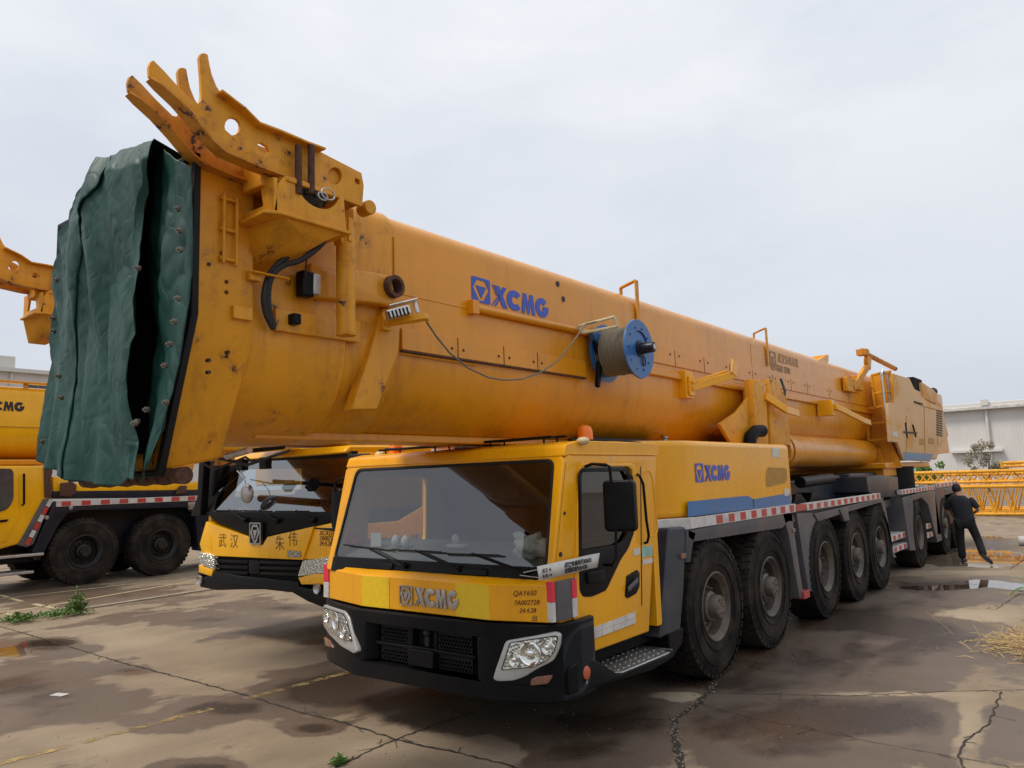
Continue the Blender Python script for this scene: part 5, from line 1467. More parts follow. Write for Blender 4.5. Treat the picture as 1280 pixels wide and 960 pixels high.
# headlamps
def headlamp(outline_px, lens_px, bowls, p0, p1, push, fogpx):
    p0 = Vector((p0[0], p0[1], 0)); p1 = Vector((p1[0], p1[1], 0)); d = (p1 - p0).normalized(); nrm = Vector((d.y, -d.x, 0))
    base = p0 + nrm * push; fr_ = frame(base, d, (0, 0, 1))
    def loc(px, py, o_=0):
        p = at(px, py, plane=(base + nrm * o_, nrm)); l = fr_.inverted() @ p; return (l.x, l.y)
    hl = MB(); plate_frame(hl, rpoly([loc(*p) for p in outline_px], .03, 4), fr_, .05, (), .008); hl = hl.build('headlamp', M['silver'], crane)
    lp = rpoly([loc(*p) for p in lens_px], .02, 3)
    mb = MB(); plate_frame(mb, lp, fr_ @ Matrix.Translation((0, 0, .006)), .01, (), .002); mb.build('lamp_surround', M['ink'], hl)
    cx_ = sum(p[0] for p in lp) / len(lp); cy_ = sum(p[1] for p in lp) / len(lp)
    lp2 = [(cx_ + (p[0] - cx_) * .95, cy_ + (p[1] - cy_) * .93) for p in lp]
    # moulded reflector: relief grid clipped to outline
    mb = MB(); plate_frame(mb, lp2, fr_ @ Matrix.Translation((0, 0, .010)), .006, ()); mb.build('reflector', M['facet'], hl)
    mb = MB()
    for (bx_, by_, r_) in bowls:
        l = loc(bx_, by_)
        T = fr_ @ Matrix.Translation((l[0], l[1], .012)) @ Matrix.Rotation(-math.pi / 2, 4, 'Y')
        mb.lathe([(.012, r_), (.016, r_ * .94), (.010, r_ * .88), (-.0, r_ * .7), (-.004, r_ * .35), (.012, r_ * .30), (.016, r_ * .15), (.016, 0)], T, 24)
    build_pieces(mb, 'lamp_bowl', M['chrome'], hl)
    mb = MB()
    for k in range(7):
        for (bx_, by_, r_) in bowls[:2]:
            l = loc(bx_, by_); a = 2 * math.pi * k / 7 + .3
            T = fr_ @ Matrix.Translation((l[0] + r_ * 1.1 * math.cos(a), l[1] + r_ * 1.1 * math.sin(a), .014)); 
    mb2 = MB(); plate_frame(mb2, [(cx_ + (p[0] - cx_) * .97, cy_ + (p[1] - cy_) * .96) for p in lp], fr_ @ Matrix.Translation((0, 0, .022)), .004, (), .0015); mb2.build('lens', M['lens'], hl)
    fg = MB(); plate_frame(fg, rpoly([loc(*p) for p in fogpx], .012, 2), fr_ @ Matrix.Translation((0, 0, .004)), .03, (), .004); fg.build('fog_lamp', M['lampbrown'], crane)
headlamp([(632, 801), (694, 790), (701, 793), (700, 808), (692, 826), (672, 836), (656, 846), (642, 851), (622, 852), (616, 849), (619, 838)],
         [(637, 803), (695, 794), (698, 797), (693, 815), (684, 826), (668, 834), (626, 838)],
         [(663.5, 817, .088), (643.5, 824, .055), (684.5, 808.5, .055)], (-4.05, 4.755), (-3.58, 4.94), .012, [(664, 849), (670, 846), (691, 844), (688, 851), (684, 855), (663, 857)])
headlamp([(404, 756), (410, 757), (431, 764), (436, 772), (444, 806), (446, 815), (442, 817), (426, 808), (412, 794), (404, 782)],
         [(405, 759), (430, 767), (434, 775), (441, 802), (430, 800), (414, 790), (406, 780)],
         [(422, 776, .085), (431, 790, .06), (411, 772, .05)], (-6.34, 5.0), (-5.66, 4.755), .012, [(405, 796), (413, 801), (417, 810), (407, 807)])

# --- tarpaulin over the boom mouth
def lerp_tab(tab, t):
    for (a, va), (b_, vb) in zip(tab, tab[1:]):
        if t <= b_:
            k = (t - a) / (b_ - a); return va + (vb - va) * k
    return tab[-1][1]
def tarp():
    mb = MB()
    NY, NX = 200, 150
    # screen columns by height row py (180..600)
    rows = [(172, 0), (205, .07), (285, .27), (400, .53), (520, .8), (605, 1)]
    Lx = [(0, 112), (.05, 104), (.12, 92), (.20, 76), (.28, 68), (.45, 64), (.7, 58), (1, 50)]
    Fx = [(0, 190), (.2, 178), (.45, 170), (.6, 163), (.75, 164), (.9, 172), (1, 168)]
    Ty = [(0, 205), (.35, 190), (1, 172)]; By = [(0, 576), (.3, 600), (.42, 603), (.75, 608), (.9, 598), (1, 600)]
    v = []
    for j in range(NY + 1):
        t = j / NY
        for i in range(NX + 1):
            s_ = i / NX
            l = lerp_tab(Lx, t); r_ = lerp_tab(Fx, t); px = l + (r_ - l) * s_
            ty = lerp_tab(Ty, s_); by = lerp_tab(By, s_); py = ty + (by - ty) * t
            dep = 2.04 + .05 * math.sin(t * 3)
            # left third folds back round the head
            if s_ < .28: dep += .10 * ((.28 - s_) / .28) ** 1.5 + .03 * math.sin(s_ * 22)
            # curl at open edge
            dep += .03 * max(0, s_ - .9) * 10 * math.sin(t * 9)
            # top goes back over the head
            if t < .06: dep += .10 * ((.06 - t) / .06) ** 1.5
            p = at(px, py, y=dep)
            # wrinkles
            q = Vector((p.x * 1.6, p.z * .55, .3)); q2 = Vector((p.x * 3.1 + p.z * 1.2, p.z * 1.3 - p.x, 4.1)); q3 = Vector((p.x * 7 - p.z * 3, p.z * 5, 8.7))
            q4 = Vector((p.x * 13 + p.z * 6, p.z * 4.5 - p.x * 2, 3.3)); q5 = Vector((p.x * 5 + 1.1 * p.z, p.z * .9, 6.6))
            w = .030 * noise.noise(q * 2.3) + .032 * (1 - abs(noise.noise(q5)) * 3) + .006 * (1 - abs(noise.noise(q2 * 1.2)) * 2.5) + .005 * (1 - 2.5 * abs(noise.noise(q4))) + .0025 * (1 - 2.5 * abs(noise.noise(q3 * 1.7)))
            w += .022 * math.sin(p.x * 15 + 2.5 * noise.noise(Vector((p.z, p.x, 1)))) * t * t
            v.append((p.x, p.y + w, p.z))
    f = [(j * (NX + 1) + i, j * (NX + 1) + i + 1, (j + 1) * (NX + 1) + i + 1, (j + 1) * (NX + 1) + i) for j in range(NY) for i in range(NX)]
    F0 = list(v); mb.add(v, f)
    # right hand strip, pulled inwards at its free edge
    NX2 = 40; v = []
    A1 = [(0, 190), (.15, 179), (.3, 176), (.42, 182), (.6, 193), (.75, 188), (.85, 182), (.93, 173), (1, 172)]; B1 = [(0, 236), (.1, 238), (.3, 238), (.45, 234), (.6, 226), (.75, 214), (.9, 196), (1, 186)]
    T2 = [(0, 176), (.5, 196), (1, 208)]; B2 = [(0, 603), (.5, 596), (1, 584)]
    for j in range(NY + 1):
        t = j / NY
        for i in range(NX2 + 1):
            s_ = i / NX2; l = lerp_tab(A1, t); r_ = lerp_tab(B1, t); px = l + (r_ - l) * s_
            py = lerp_tab(T2, s_) + (lerp_tab(B2, s_) - lerp_tab(T2, s_)) * t
            inn = max(0, .55 - s_) ** 1.2 * .22 * (1 if t < .8 else max(0, 1 - (t - .8) * 5))
            dep = 2.13 + inn
            p = at(px, py, y=dep)
            q2 = Vector((p.x * 6, p.z * 1.6, 2.2)); q3 = Vector((p.x * 9, p.z * 6, 8.7))
            w = .03 * (1 - 2 * abs(noise.noise(q2))) + .012 * (1 - 2 * abs(noise.noise(q3)))
            v.append((p.x, p.y + w * (1 if s_ < .9 else .5), p.z))
    mb.add(v, [(j * (NX2 + 1) + i, j * (NX2 + 1) + i + 1, (j + 1) * (NX2 + 1) + i + 1, (j + 1) * (NX2 + 1) + i) for j in range(NY) for i in range(NX2)])
    # the sheet folds back over the head at the top and on the left side
    for edge in ([(0, i) for i in range(NX + 1)], [(j, 0) for j in range(NY + 1)]):
        top = edge[-1][0] == 0; v = []; m_ = len(edge)
        for (j, i) in edge:
            p = F0[j * (NX + 1) + i]
            for q_ in range(7):
                u_ = q_ / 6; v.append((p[0] + (0 if top else .06 * u_), p[1] + .62 * u_, p[2] - (.16 * u_ if top else 0)))
        mb.add(v, [(a_ * 7 + q_, a_ * 7 + q_ + 1, (a_ + 1) * 7 + q_ + 1, (a_ + 1) * 7 + q_) for a_ in range(m_ - 1) for q_ in range(6)])
    o = mb.build('tarpaulin', M['tarp'], None, smooth=60)
    rebase(o, (-5.0, 2.2, 2.2))
    so_ = o.modifiers.new('thick', 'SOLIDIFY'); so_.thickness = .004
    tag(o, 'wrinkled dark green tarpaulin hanging over the front end of the largest boom', 'tarpaulin')
    for (px, py, dy_) in ((70, 350, 2.05), (66, 398, 2.05), (67, 414, 2.05), (73, 470, 2.03), (76, 497, 2.03), (172, 335, 1.98), (168, 529, 1.98), (222, 261, 2.09), (224, 288, 2.09), (225, 312, 2.09), (222, 373, 2.09), (218, 402, 2.09), (212, 430, 2.09), (206, 457, 2.10), (207, 503, 2.10), (183, 512, 2.10), (171, 527, 2.1), (52, 552, 2.03)):
        p = at(px, py, y=dy_)
        mb = MB().lathe([(-.012, .016), (.008, .016), (.008, .007), (.022, .007), (.022, 0)], Matrix.Translation(p) @ Matrix.Rotation(-R(80), 4, 'Z'), 10)
        mb.build('eyelet', M['hub'], o)
    return o
tarp()

# added black sheet: painted shade of the boom's inside, seen through the gap
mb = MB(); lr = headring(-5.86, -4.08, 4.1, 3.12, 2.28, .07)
mb.add([(x, 2.42, z) for x, z in lr], [tuple(range(6))]); mb.build('mouth_shade_sheet', M['dark'], crane)

# --- paper strip taped from wiper to door mirror (its own thing)
pl = (Vector((XS + .055, 5.2, 0)), Vector((1, -.06, 0)).normalized())
A = [at(*p, plane=pl) for p in ((671, 708), (749, 691), (746, 709), (674, 726))]
mb = MB(); fr_ = frame(A[3], A[2] - A[3], A[0] - A[3]); inv = fr_.inverted()
L = [(inv @ p) for p in (A[3], A[2], A[1], A[0])]
NXs = 24; v = []
for i in range(NXs + 1):
    for j in (0, 1):
        u = i / NXs; a = L[0].lerp(L[1], u) if j == 0 else L[3].lerp(L[2], u)
        v.append((a.x, a.y, .006 * math.sin(u * 14)))
mb.add(v, [(2 * i, 2 * i + 2, 2 * i + 3, 2 * i + 1) for i in range(NXs)], fr_)
ps = mb.build('paper_strip', M['sheet']); rebase(ps, A[3])
ps.modifiers.new('thick', 'SOLIDIFY').thickness = .001
tag(ps, 'long white printed paper strip tied across the windscreen pillar to the door mirror', 'paper strip')
W_ = L[1].x; Hh = (L[3].y)
put_text('printing', '武汉 ★', fr_ @ Matrix.Translation((.03 * 1, Hh * .50, .010)), Hh * .32, M['ink'], ps)
put_text('printing', '朱伟 14', fr_ @ Matrix.Translation((.03, Hh * .12, .010)), Hh * .32, M['ink'], ps)
put_text('printing', '武汉朱伟吊装83625', fr_ @ Matrix.Translation((W_ * .42, Hh * .53, .010)), Hh * .38, M['ink'], ps, offset=.0015)
put_text('printing', '起重机械24.4.28', fr_ @ Matrix.Translation((W_ * .42, Hh * .12, .010)), Hh * .38, M['ink'], ps, offset=.0015)
MB().tube([at(653, 716, y=4.93), at(672, 712, plane=pl)], .004, 5).tube([at(650, 719, y=4.93), at(673, 722, plane=pl)], .003, 5).build('tie_string', M['white'], ps)

# --- things on the dashboard
def blob(name, c, r, sc, mat, label, cat, amp=.25, seed=0, sub=28):
    mb = MB().ball((0, 0, 0), r, sub, sub // 2, sc)
    mb.v = [p * (1 + amp * noise.noise(p * (3.2 / r) * .35 + Vector((seed, 0, 0))) + amp * .6 * noise.noise(p * (8 / r) * .35)) + Vector(c) for p in mb.v]
    o = mb.build(name, mat, smooth=60); rebase(o, (c[0], c[1], c[2] - r * sc[2])); return tag(o, label, cat)
q = at(668, 690, y=5.24); blob('rag', (q.x + .0, 5.22, 1.60), .15, (1.3, .6, .55), M['rag'], 'crumpled pale rag on the dashboard behind the windscreen', 'cloth', .9, 3, 44)
q = at(440, 686, y=5.22); mb = MB().box(q.x - .10, q.x + .10, 5.16, 5.28, 1.555, 1.62); mb.box(q.x - .04, q.x + .04, 5.18, 5.26, 1.62, 1.66)
o_ = mb.build('red_box', M['pinkred'], None, .01); rebase(o_, (q.x, 5.24, 1.49)); tag(o_, 'small red box at the left end of the dashboard', 'box')
q = at(470, 688, y=5.2); o_ = MB().box(q.x - .075, q.x + .075, 5.2, 5.21, 1.54, 1.67).build('paper_card', M['sheet']); rebase(o_, (q.x, 5.2, 1.5)); tag(o_, 'white card standing on the dashboard beside the red box', 'card')
for k, (px, lb) in enumerate(((493, 'white rounded cup on the dashboard, nearer the card'), (505, 'white pointed cap on the dashboard, right of the rounded cup'))):
    q = at(px, 688, y=5.2); o_ = MB().ball((q.x, 5.22, 1.595), .05, 14, 8, (1, .8, 1.2)).build('cup', M['sheet']); rebase(o_, (q.x, 5.22, 1.5)); tag(o_, lb, 'cup')
q = at(568, 692, y=5.2); o_ = MB().box(q.x - .09, q.x + .09, 5.18, 5.3, 1.555, 1.59).ball((q.x - .02, 5.24, 1.63), .035, 10, 6, (1, 1, 1.3)).build('tissue_pack', M['sheet'], None, .01); rebase(o_, (q.x, 5.24, 1.5)); tag(o_, 'white tissue pack lying mid dashboard behind the windscreen', 'tissue pack')

# ------------------------------------------------------------------ MIDDLE CRANE
MY = 6.35; MR = -8.10; ML = -11.05; MC = (MR + ML) / 2
mid = thing('mobile_crane', (MC, 12, 0), 'yellow mobile crane with black V shaped nose and chrome badge, behind the largest crane', 'crane', 'mobile cranes parked side by side')
for wy in (9.3, 10.95, 14.3, 15.9, 18.5, 20.1):
    add_wheel(mid, MR + .0, wy, True); add_wheel(mid, ML, wy, False)
MB().box(ML + .7, MR - .7, 8, 22, .62, 1.6).box(ML + .05, MR - .05, 8.4, 22, 1.5, 1.62).build('chassis', M['navy'], mid, .02)
MB().prism_z(rpoly([(ML, 8.6), (MR - .3, 8.5), (MR, 8.9), (MR, 13.2), (ML, 13.2)], .08), 1.66, 2.52).build('engine_housing', M['cab2'], mid, .05)
put_emblem(frontframe(8.47, MR - .9, 2.25), .16, .16, M['logo'], mid); put_word('lettering', 'XCMG', frontframe(8.47, MR - .72, 2.25), .14, .13, M['logo'], mid)
s5 = boom_section(MC - .7, MC + .7, 2.72, 4.40); mb = boom_tube(MB(), s5, 4.5, 20); mb.add([(x, 4.5, z) for x, z in s5], [tuple(range(len(s5)))]); mb.build('boom', M['boom'], mid)
DV = Vector((-4.86, .55, .27)); 
build_claws(mid, DV)
hd_ = boom_section(MC - .85, MC + .85, 2.6, 4.45); mb = boom_tube(MB(), hd_, 4.3, 4.8); mb.add([(x, 4.3, z) for x, z in hd_], [tuple(range(len(hd_)))]); mb.add([(x, 4.8, z) for x, z in hd_], [tuple(range(len(hd_)))]); mb.box(MR - .72, MR - .62, 3.3, 4.6, 3.9, 4.25).build('boom_head', M['head'], mid, .03)
mb = MB().box(ML + .3, MR - .3, 13.5, 14.4, 1.6, 2.6); mb.build('boom_rest', M['dark'], mid, .03)
# superstructure at the back
MB().box(ML, MR - .1, 17.5, 21.5, 2.2, 3.9).build('superstructure_body', M['cab2'], mid, .05)
# nose, built from outlines on its front plane
def mf(pts, y=MY): return [(lambda p: (p.x, p.z))(at(a, b_, y=y)) for a, b_ in pts]
def mfront(name, pts, y, t, mat, bevel=.008, r=0, holes=(), par=mid):
    P = mf(pts, y); P = rpoly(P, r, 3) if r else P
    mb = MB(); plate_frame(mb, P, frontframe(y), t, [mf(h, y) for h in holes], bevel); return mb.build(name, mat, par)
# wide yellow lower nose, slightly rounded plan: centre plate + side chamfers
mfront('front_panel', [(264, 655), (312, 672), (315, 680), (328, 681), (334, 671), (392, 658), (378, 700), (265, 695)], MY, .2, M['cab2'], .01)
mfront('front_panel_corner', [(257, 652), (264.5, 655), (265, 694), (252, 692), (249, 680)], MY + .05, .3, M['cab2'], .02)
mfront('front_panel_corner', [(393, 658), (430, 650), (430, 697), (379, 700)], MY + .03, .3, M['cab2'], .02)
mfront('black_nose', [(258, 640), (266, 650), (312, 670), (316, 680), (329, 681), (335, 670), (392, 657), (420, 652), (422, 640)], MY + .03, .3, M['blackp'], .01)
mfront('grille', [(268, 695), (378, 700), (374, 727), (300, 722), (270, 715)], MY + .06, .1, M['dark'])
for k in range(3):
    for (a, b_) in ((269, 310), (325, 375)):
        y0_ = 699 + k * 7 + (a - 269) * .03
        mfront('grille_slat', [(a, y0_), (b_, y0_ + 1.6), (b_ - 1, y0_ + 5.6), (a, y0_ + 4)], MY + .02, .04, M['blackp'], .004)
mfront('grille_frame', [(311, 700), (325, 701), (324, 718), (311, 717)], MY + .02, .03, M['blackp'], .004)
bl = mfront('bumper', [(247, 715), (254, 722), (268, 714), (300, 720), (372, 727), (373, 733), (386, 736), (430, 736), (430, 770), (384, 752), (365, 741), (330, 737), (300, 737), (270, 738), (250, 734)], MY - .01, .35, M['blackp'], .02)
mfront('bumper_cap', [(248, 706), (266, 712), (264, 721), (248, 716)], MY - .02, .3, M['cab2'], .02)
mfront('bumper_cap', [(372, 722), (392, 717), (430, 716), (430, 731), (376, 731)], MY - .02, .3, M['cab2'], .02)
for (o_, l_) in (([(249, 691), (268, 695), (267.5, 712), (250, 705)], [(256, 700)]), ([(378, 701), (400, 698), (430, 693), (430, 714), (405, 716), (372, 720.5)], [(396, 708), (409, 706)])):
    hl = mfront('headlamp', o_, MY - .02, .2, M['facet'], .006)
    mb = MB()
    for (a, b_) in l_:
        q = at(a, b_, y=MY - .0); mb.lathe([(.004, .085), (.02, .08), (.012, .07), (-.0, .03), (.012, .02), (.012, 0)], Matrix.Translation((q.x, MY, q.z)) @ Matrix.Rotation(-math.pi / 2, 4, 'Z'), 20)
    mb.build('lamp_bowl', M['chrome'], hl)
    P = mf(o_, MY - .03); mb = MB(); plate_frame(mb, P, frontframe(MY - .025), .004); mb.build('lens', M['lens'], hl)
mb = MB()
for p in ((396, 736), (249, 725)):
    q = at(*p, y=MY - .03); mb.lathe([(0, .07), (.02, .065), (.01, .05), (.0, 0)], Matrix.Translation((q.x, MY - .02, q.z)) @ Matrix.Rotation(-math.pi / 2, 4, 'Z'), 20)
build_pieces(mb, 'fog_lamp', M['steel'], mid)
# badge
fe = frontframe(MY - .012, *([at(313.5, 680, y=MY).x, at(313.5, 680, y=MY).z])); put_badge(fe, .27, .30, M['steel'], mid, .03, M['blackp'])
q = at(360, 696, y=MY); put_word('lettering', 'XCMG', frontframe(MY - .012, q.x, q.z), .085, .068, M['steel'], mid, .012)
for ch, p in (('武', (273, 682)), ('汉', (287.5, 683)), ('朱', (344, 686)), ('伟', (360, 681))):
    q = at(*p, y=MY); put_text('handwriting', ch, frontframe(MY - .004, q.x, q.z), .215, M['fadedink'], mid, offset=-.002)
for i_, tx in enumerate(('XCA550', '7A00728', '24.4.28')):
    q = at(397, 669 + i_ * 6.5, y=MY); put_text('handwriting', tx, frontframe(MY + .024, q.x, q.z), .085, M['inkr'], mid, shear=.2)
# windscreen, pillars, roof, on a sloping plane
mtop = at(275, 578, y=MY + .45); z0m = 1.78; slope_m = (Vector((0, MY + .08, 1.76)), Vector((0, MY + .42, 2.60)))
UM = (slope_m[1] - slope_m[0]).normalized(); nm_ = Vector((1, 0, 0)).cross(UM); WM = frame((0, slope_m[0].y, slope_m[0].z), (1, 0, 0), UM)
def mw(px, py):
    p = at(px, py, plane=(slope_m[0], nm_)); l = WM.inverted() @ p; return (l.x, l.y)
scr = rpoly([mw(*p) for p in ((266, 640), (420, 653), (445, 572), (285, 578))], .06, 4)
mb = MB(); mb.add([(p[0], p[1], 0) for p in scr], [tuple(range(len(scr)))], WM); mb.build('windscreen', M['glass2'], mid)
mb = MB(); outm = [mw(*p) for p in ((257, 640), (267, 650), (428, 664), (460, 566), (278, 573))]
plate_frame(mb, outm, WM @ Matrix.Translation((0, 0, -.01)), .08, [scr], .01); mb.build('windscreen_gasket', M['gasket'], mid)
mb = MB(); rf = [(MY + .35, 2.58), (MY + .45, 2.68), (MY + 2.0, 2.70), (MY + 2.05, 2.55), (MY + .5, 2.55)]
mb.prism_x(rf, ML + .08, MR - .03); mb.build('cab_roof', M['cab2'], mid, .03)
# cab sides
ms = [(MY + .1, 1.0), (MY + .12, 1.76), (MY + .46, 2.58), (MY + 2.0, 2.58), (MY + 1.95, .75), (MY + .3, .75)]
mwin = [(MY + .45, 1.62), (MY + 1.30, 1.62), (MY + 1.78, 1.80), (MY + 1.80, 2.45), (MY + .62, 2.45)]
mb = MB(); plate_side(mb, ms, MR, .06, [mwin], .015); plate_side(mb, ms, ML + .06, .06, [mwin], .015); mb.box(ML + .05, MR - .05, MY + 1.9, MY + 1.97, .8, 2.55)
mb.build('cab_body', M['cab2'], mid)
MB().prism_x([(MY + .10, 1.76), (MY + .44, 2.60), (MY + .56, 2.60), (MY + .26, 1.76)], MR - .03, MR + .015).prism_x([(MY + .10, 1.76), (MY + .44, 2.60), (MY + .56, 2.60), (MY + .26, 1.76)], ML - .015, ML + .03).build('pillar_trim', M['blackp'], mid, .01)
MB().add([(MR - .02, p[0], p[1]) for p in mwin], [(0, 1, 2, 3, 4)]).build('window', M['sideglass'], mid)
put_text('lettering', '武汉朱伟吊装', sideframe(MR + .006, MY + .5, 1.25), .2, M['logo'], mid)
MB().box(ML + .1, MR - .1, MY + .2, MY + .6, .9, 1.74).box(ML + .08, MR - .08, MY + 1.80, MY + 1.88, .8, 2.53).box(ML + .08, MR - .08, MY + .5, MY + 1.88, 2.50, 2.54).build('dashboard', M['trim'], mid, .02)
for xs_ in (MR - .7, ML + .7):
    MB().box(xs_ - .26, xs_ + .26, MY + 1.35, MY + 1.5, 1.1, 2.1).box(xs_ - .26, xs_ + .26, MY + 1.0, MY + 1.4, 1.1, 1.25).build('driver_seat', M['trim'], mid, .05)
for (p0, b0, b1) in (((310, 652), (268, 639), (300, 639)), ((350, 653), (303, 639), (342, 640)), ((395, 652), (347, 640), (388, 640))):
    def mwp(p, o_=.05): u = mw(*p); return WM @ Vector((u[0], u[1], o_))
    mb = MB(); mm_ = ((b0[0] + b1[0]) / 2 + 6, b0[1]); mb.tube([mwp(p0), mwp(mm_)], .014, 6); mb.ball(mwp(p0), .04, 8, 6); w = mb.build('wiper', M['blackp'], mid)
    mb = MB(); bar(mb, mwp(b0, .03), mwp(b1, .03), .03, .015); mb.build('wiper_blade', M['gasket'], w)
# overhead mirrors in front of the screen
mb = MB()
for (a, b_) in ((302, 581), (331, 579)):
    q = at(a, b_, y=MY - .1); mb.box(q.x - .08, q.x + .08, MY - .14, MY - .04, q.z - .08, q.z + .08)
mb.tube([at(262, 577, y=MY), at(275, 576, y=MY - .1), at(335, 575, y=MY - .1)], .014, 6); mb.build('front_mirror', M['blackp'], mid, .01)
mb = MB(); mb.tube([at(296, 588, y=MY + .1), at(306, 600, y=MY + .05), at(308, 610, y=MY)], .010, 6); q = at(309, 617, y=MY); mb.ball((q.x, MY, q.z), .14, 20, 10, (1, .4, 1)); mb.build('round_mirror', M['steel'], mid)
q = at(308, 632, y=MY + .45); o_ = MB().ball((q.x, MY + .4, 1.74), .14, 20, 10, (1, 1.1, .95), -.2).build('safety_helmet', M['cream']); rebase(o_, (q.x, MY + .4, 1.72)); tag(o_, 'pale yellow safety helmet on the dashboard of the middle crane', 'helmet')
q = at(395, 640, y=MY + .35); o_ = MB().box(q.x - .28, q.x + .3, MY + .30, MY + .5, 1.745, 1.75).build('paper_sheet', M['sheet']); rebase(o_, (q.x, MY + .4, 1.745)); o_.rotation_euler.x = R(25); tag(o_, 'white paper sheet on the dashboard of the middle crane', 'paper')
mb = MB(); mb.tube([(MC + .2, 5.4, 2.60), (MC + .9, 5.6, 2.44), (MC + 1.5, 5.8, 2.60)], .02, 8); mb.tube([(MC - .3, 5.5, 2.62), (MC + .3, 5.5, 2.40), (MC + .7, 5.7, 2.55), (MC + 1.2, 5.5, 2.45)], .015, 8)
mb.build('loose_hose', M['cable'], mid)
MB().tube([(MC - 1.5, 5.9, 2.58), (MC + .1, 5.7, 2.62)], .06, 14).box(MC + .1, MC + .3, 5.6, 5.8, 2.46, 2.66).build('jib_cylinder', M['claw'], mid, .01)
MB().tube([(MC + .6, 5.5, 2.56), (MC + 1.1, 5.5, 2.62)], .045, 12).build('jib_pin', M['steel'], mid)
mfront('pillar_cover', [(238, 645), (258, 642), (283, 574), (262, 574)], MY + .2, .12, M['blackp'], .015)
# left mirror unit dark post
MB().prism_y([(ML - .16, 1.75), (ML - .02, 1.75), (ML + .06, 2.62), (ML - .1, 2.62)], MY + .0, MY + .12).build('mirror', M['blackp'], mid, .02)
MB().tube([(MC - .9, 6.2, 2.66), (MC + 1.1, 6.0, 2.66)], .03, 8).build('jib_chain', M['dark'], mid, .03)

# ------------------------------------------------------------------ LEFT CRANE
XLc = -19.63
lc = thing('mobile_crane', (XLc - 1.4, 12, 0), 'leftmost yellow mobile crane, seen side on behind the tarpaulin with rusty edges and dark skirt', 'crane', 'mobile cranes parked side by side')
for wy in (8.33, 10.22, 13.6, 15.4, 17.5): 
    add_wheel(lc, XLc, wy, True, 'hub', 1.07, mat=True, spin=.4); add_wheel(lc, XLc - 2.8, wy, False, 'hub', 1.07, mat=True)
MB().box(XLc - 2.2, XLc - .6, 6.4, 19, .6, 1.9).build('chassis', M['navy'], lc, .02)
def lflank(name, pts, x, t, mat, bevel=.01, holes=(), r=0, par=lc):
    P = side(pts, x); P = rpoly(P, r, 3) if r else P
    mb = MB(); plate_side(mb, P, x, t, [rpoly(side(h, x), .08, 3) for h in holes], bevel); return mb.build(name, M[mat], par)
win_l = [(-30, 585), (14, 586), (17, 590), (17, 625), (10, 636), (0, 640), (-30, 645)]
lflank('cab_body', [(-60, 582), (62, 582), (63, 622), (24, 680), (-5, 688), (-60, 700)], XLc, 2.7, 'cab2', .05)
lflank('door', [(-40, 585), (22, 584), (24, 645), (8, 676), (-40, 690)], XLc + .02, .03, 'cab2', .008)
MB().add([(XLc + .04, p[0], p[1]) for p in rpoly(side(win_l, XLc + .04), .1, 3)], [tuple(range(len(rpoly(win_l, .1, 3))))]).build('window', M['pane'], lc)
MB().tube([at(29, 594, x=XLc + .08), at(30, 592, x=XLc + .1), at(30, 630, x=XLc + .1), at(27, 632, x=XLc + .08)], .025, 8).build('grab_handle', M['blackp'], lc)
lflank('door_handle', [(0, 650), (11, 649), (9, 652), (0, 653)], XLc + .05, .03, 'blackp', .004)
MB().box(XLc - .6, XLc + .1, 6.3, 7.4, .78, .84).box(XLc - .6, XLc + .1, 5.9, 7.2, .40, .46).build('step', M['alu'], lc, .01)
lflank('front_fin', [(54, 624), (66, 622), (42, 680), (34, 684), (23, 681)], XLc + .03, .4, 'fender', .01)
mb = MB()
for k in range(6):
    a0 = at(64 - k * 5.2, 624.5 + k * 9.6, x=XLc + .045); a1 = at(64 - (k + 1) * 5.2 + .5, 624.5 + (k + 1) * 9.6 - 1, x=XLc + .045)
    if k % 2 == 0: bar(mb, a0, a1, .09, .01)
build_pieces(mb, 'white_band', M['white'], lc)
mb = MB()
for k in range(6):
    a0 = at(64 - k * 5.2, 624.5 + k * 9.6, x=XLc + .045); a1 = at(64 - (k + 1) * 5.2 + .5, 624.5 + (k + 1) * 9.6 - 1, x=XLc + .045)
    if k % 2 == 1: bar(mb, a0, a1, .09, .01)
build_pieces(mb, 'red_band', M['red'], lc)
lflank('engine_housing', [(66, 596), (75, 596), (92, 604), (150, 604), (251, 602), (252, 618), (66, 620)], XLc - .05, 2.6, 'cab2', .04)
lflank('dark_sill', [(66, 614), (250, 612), (250, 621), (66, 623)], XLc - .03, 2.5, 'navy', .01)
for i_, o_ in enumerate(([(55, 583), (64, 583), (66, 590), (63, 600), (66, 612), (64, 622), (56, 622)], [(76, 604), (90, 602), (96, 606), (95, 616), (88, 621), (75, 620)], [(222, 611), (226, 607), (234, 607), (233, 616), (220, 618)])):
    lflank('rusty_plate', o_, XLc + .03, .04, 'rust', .004)
hazard(lc, XLc + .02, at(70, 625, x=XLc).y, at(268, 622, x=XLc).y, 1.93, .13, 9, .2)
lflank('skirt', [(66, 628), (266, 624), (266, 690), (248, 688), (244, 645), (232, 634), (170, 636), (100, 638), (84, 642), (72, 658), (50, 700), (40, 690), (62, 640)], XLc, .35, 'navy', .01)
mb = MB(); 
for p in ((88, 635), (58, 647), (242, 642)): q = at(*p, x=XLc + .02); mb.lathe([(0, .05), (.03, .045), (.04, 0)], Matrix.Translation((q.x, q.y, q.z)), 12)
build_pieces(mb, 'side_lamp', M['steel'], lc)
lflank('side_socket', [(235, 628), (244, 627), (244, 636), (236, 637)], XLc + .02, .05, 'steel', .004)
zb0, zb1 = 3.02, 4.48
s6 = boom_section(XLc - 2.05, XLc - .35, 3.0, 4.68, .2, .45); mb = boom_tube(MB(), s6, 2.0, 20); mb.build('boom', M['cab2'], lc)
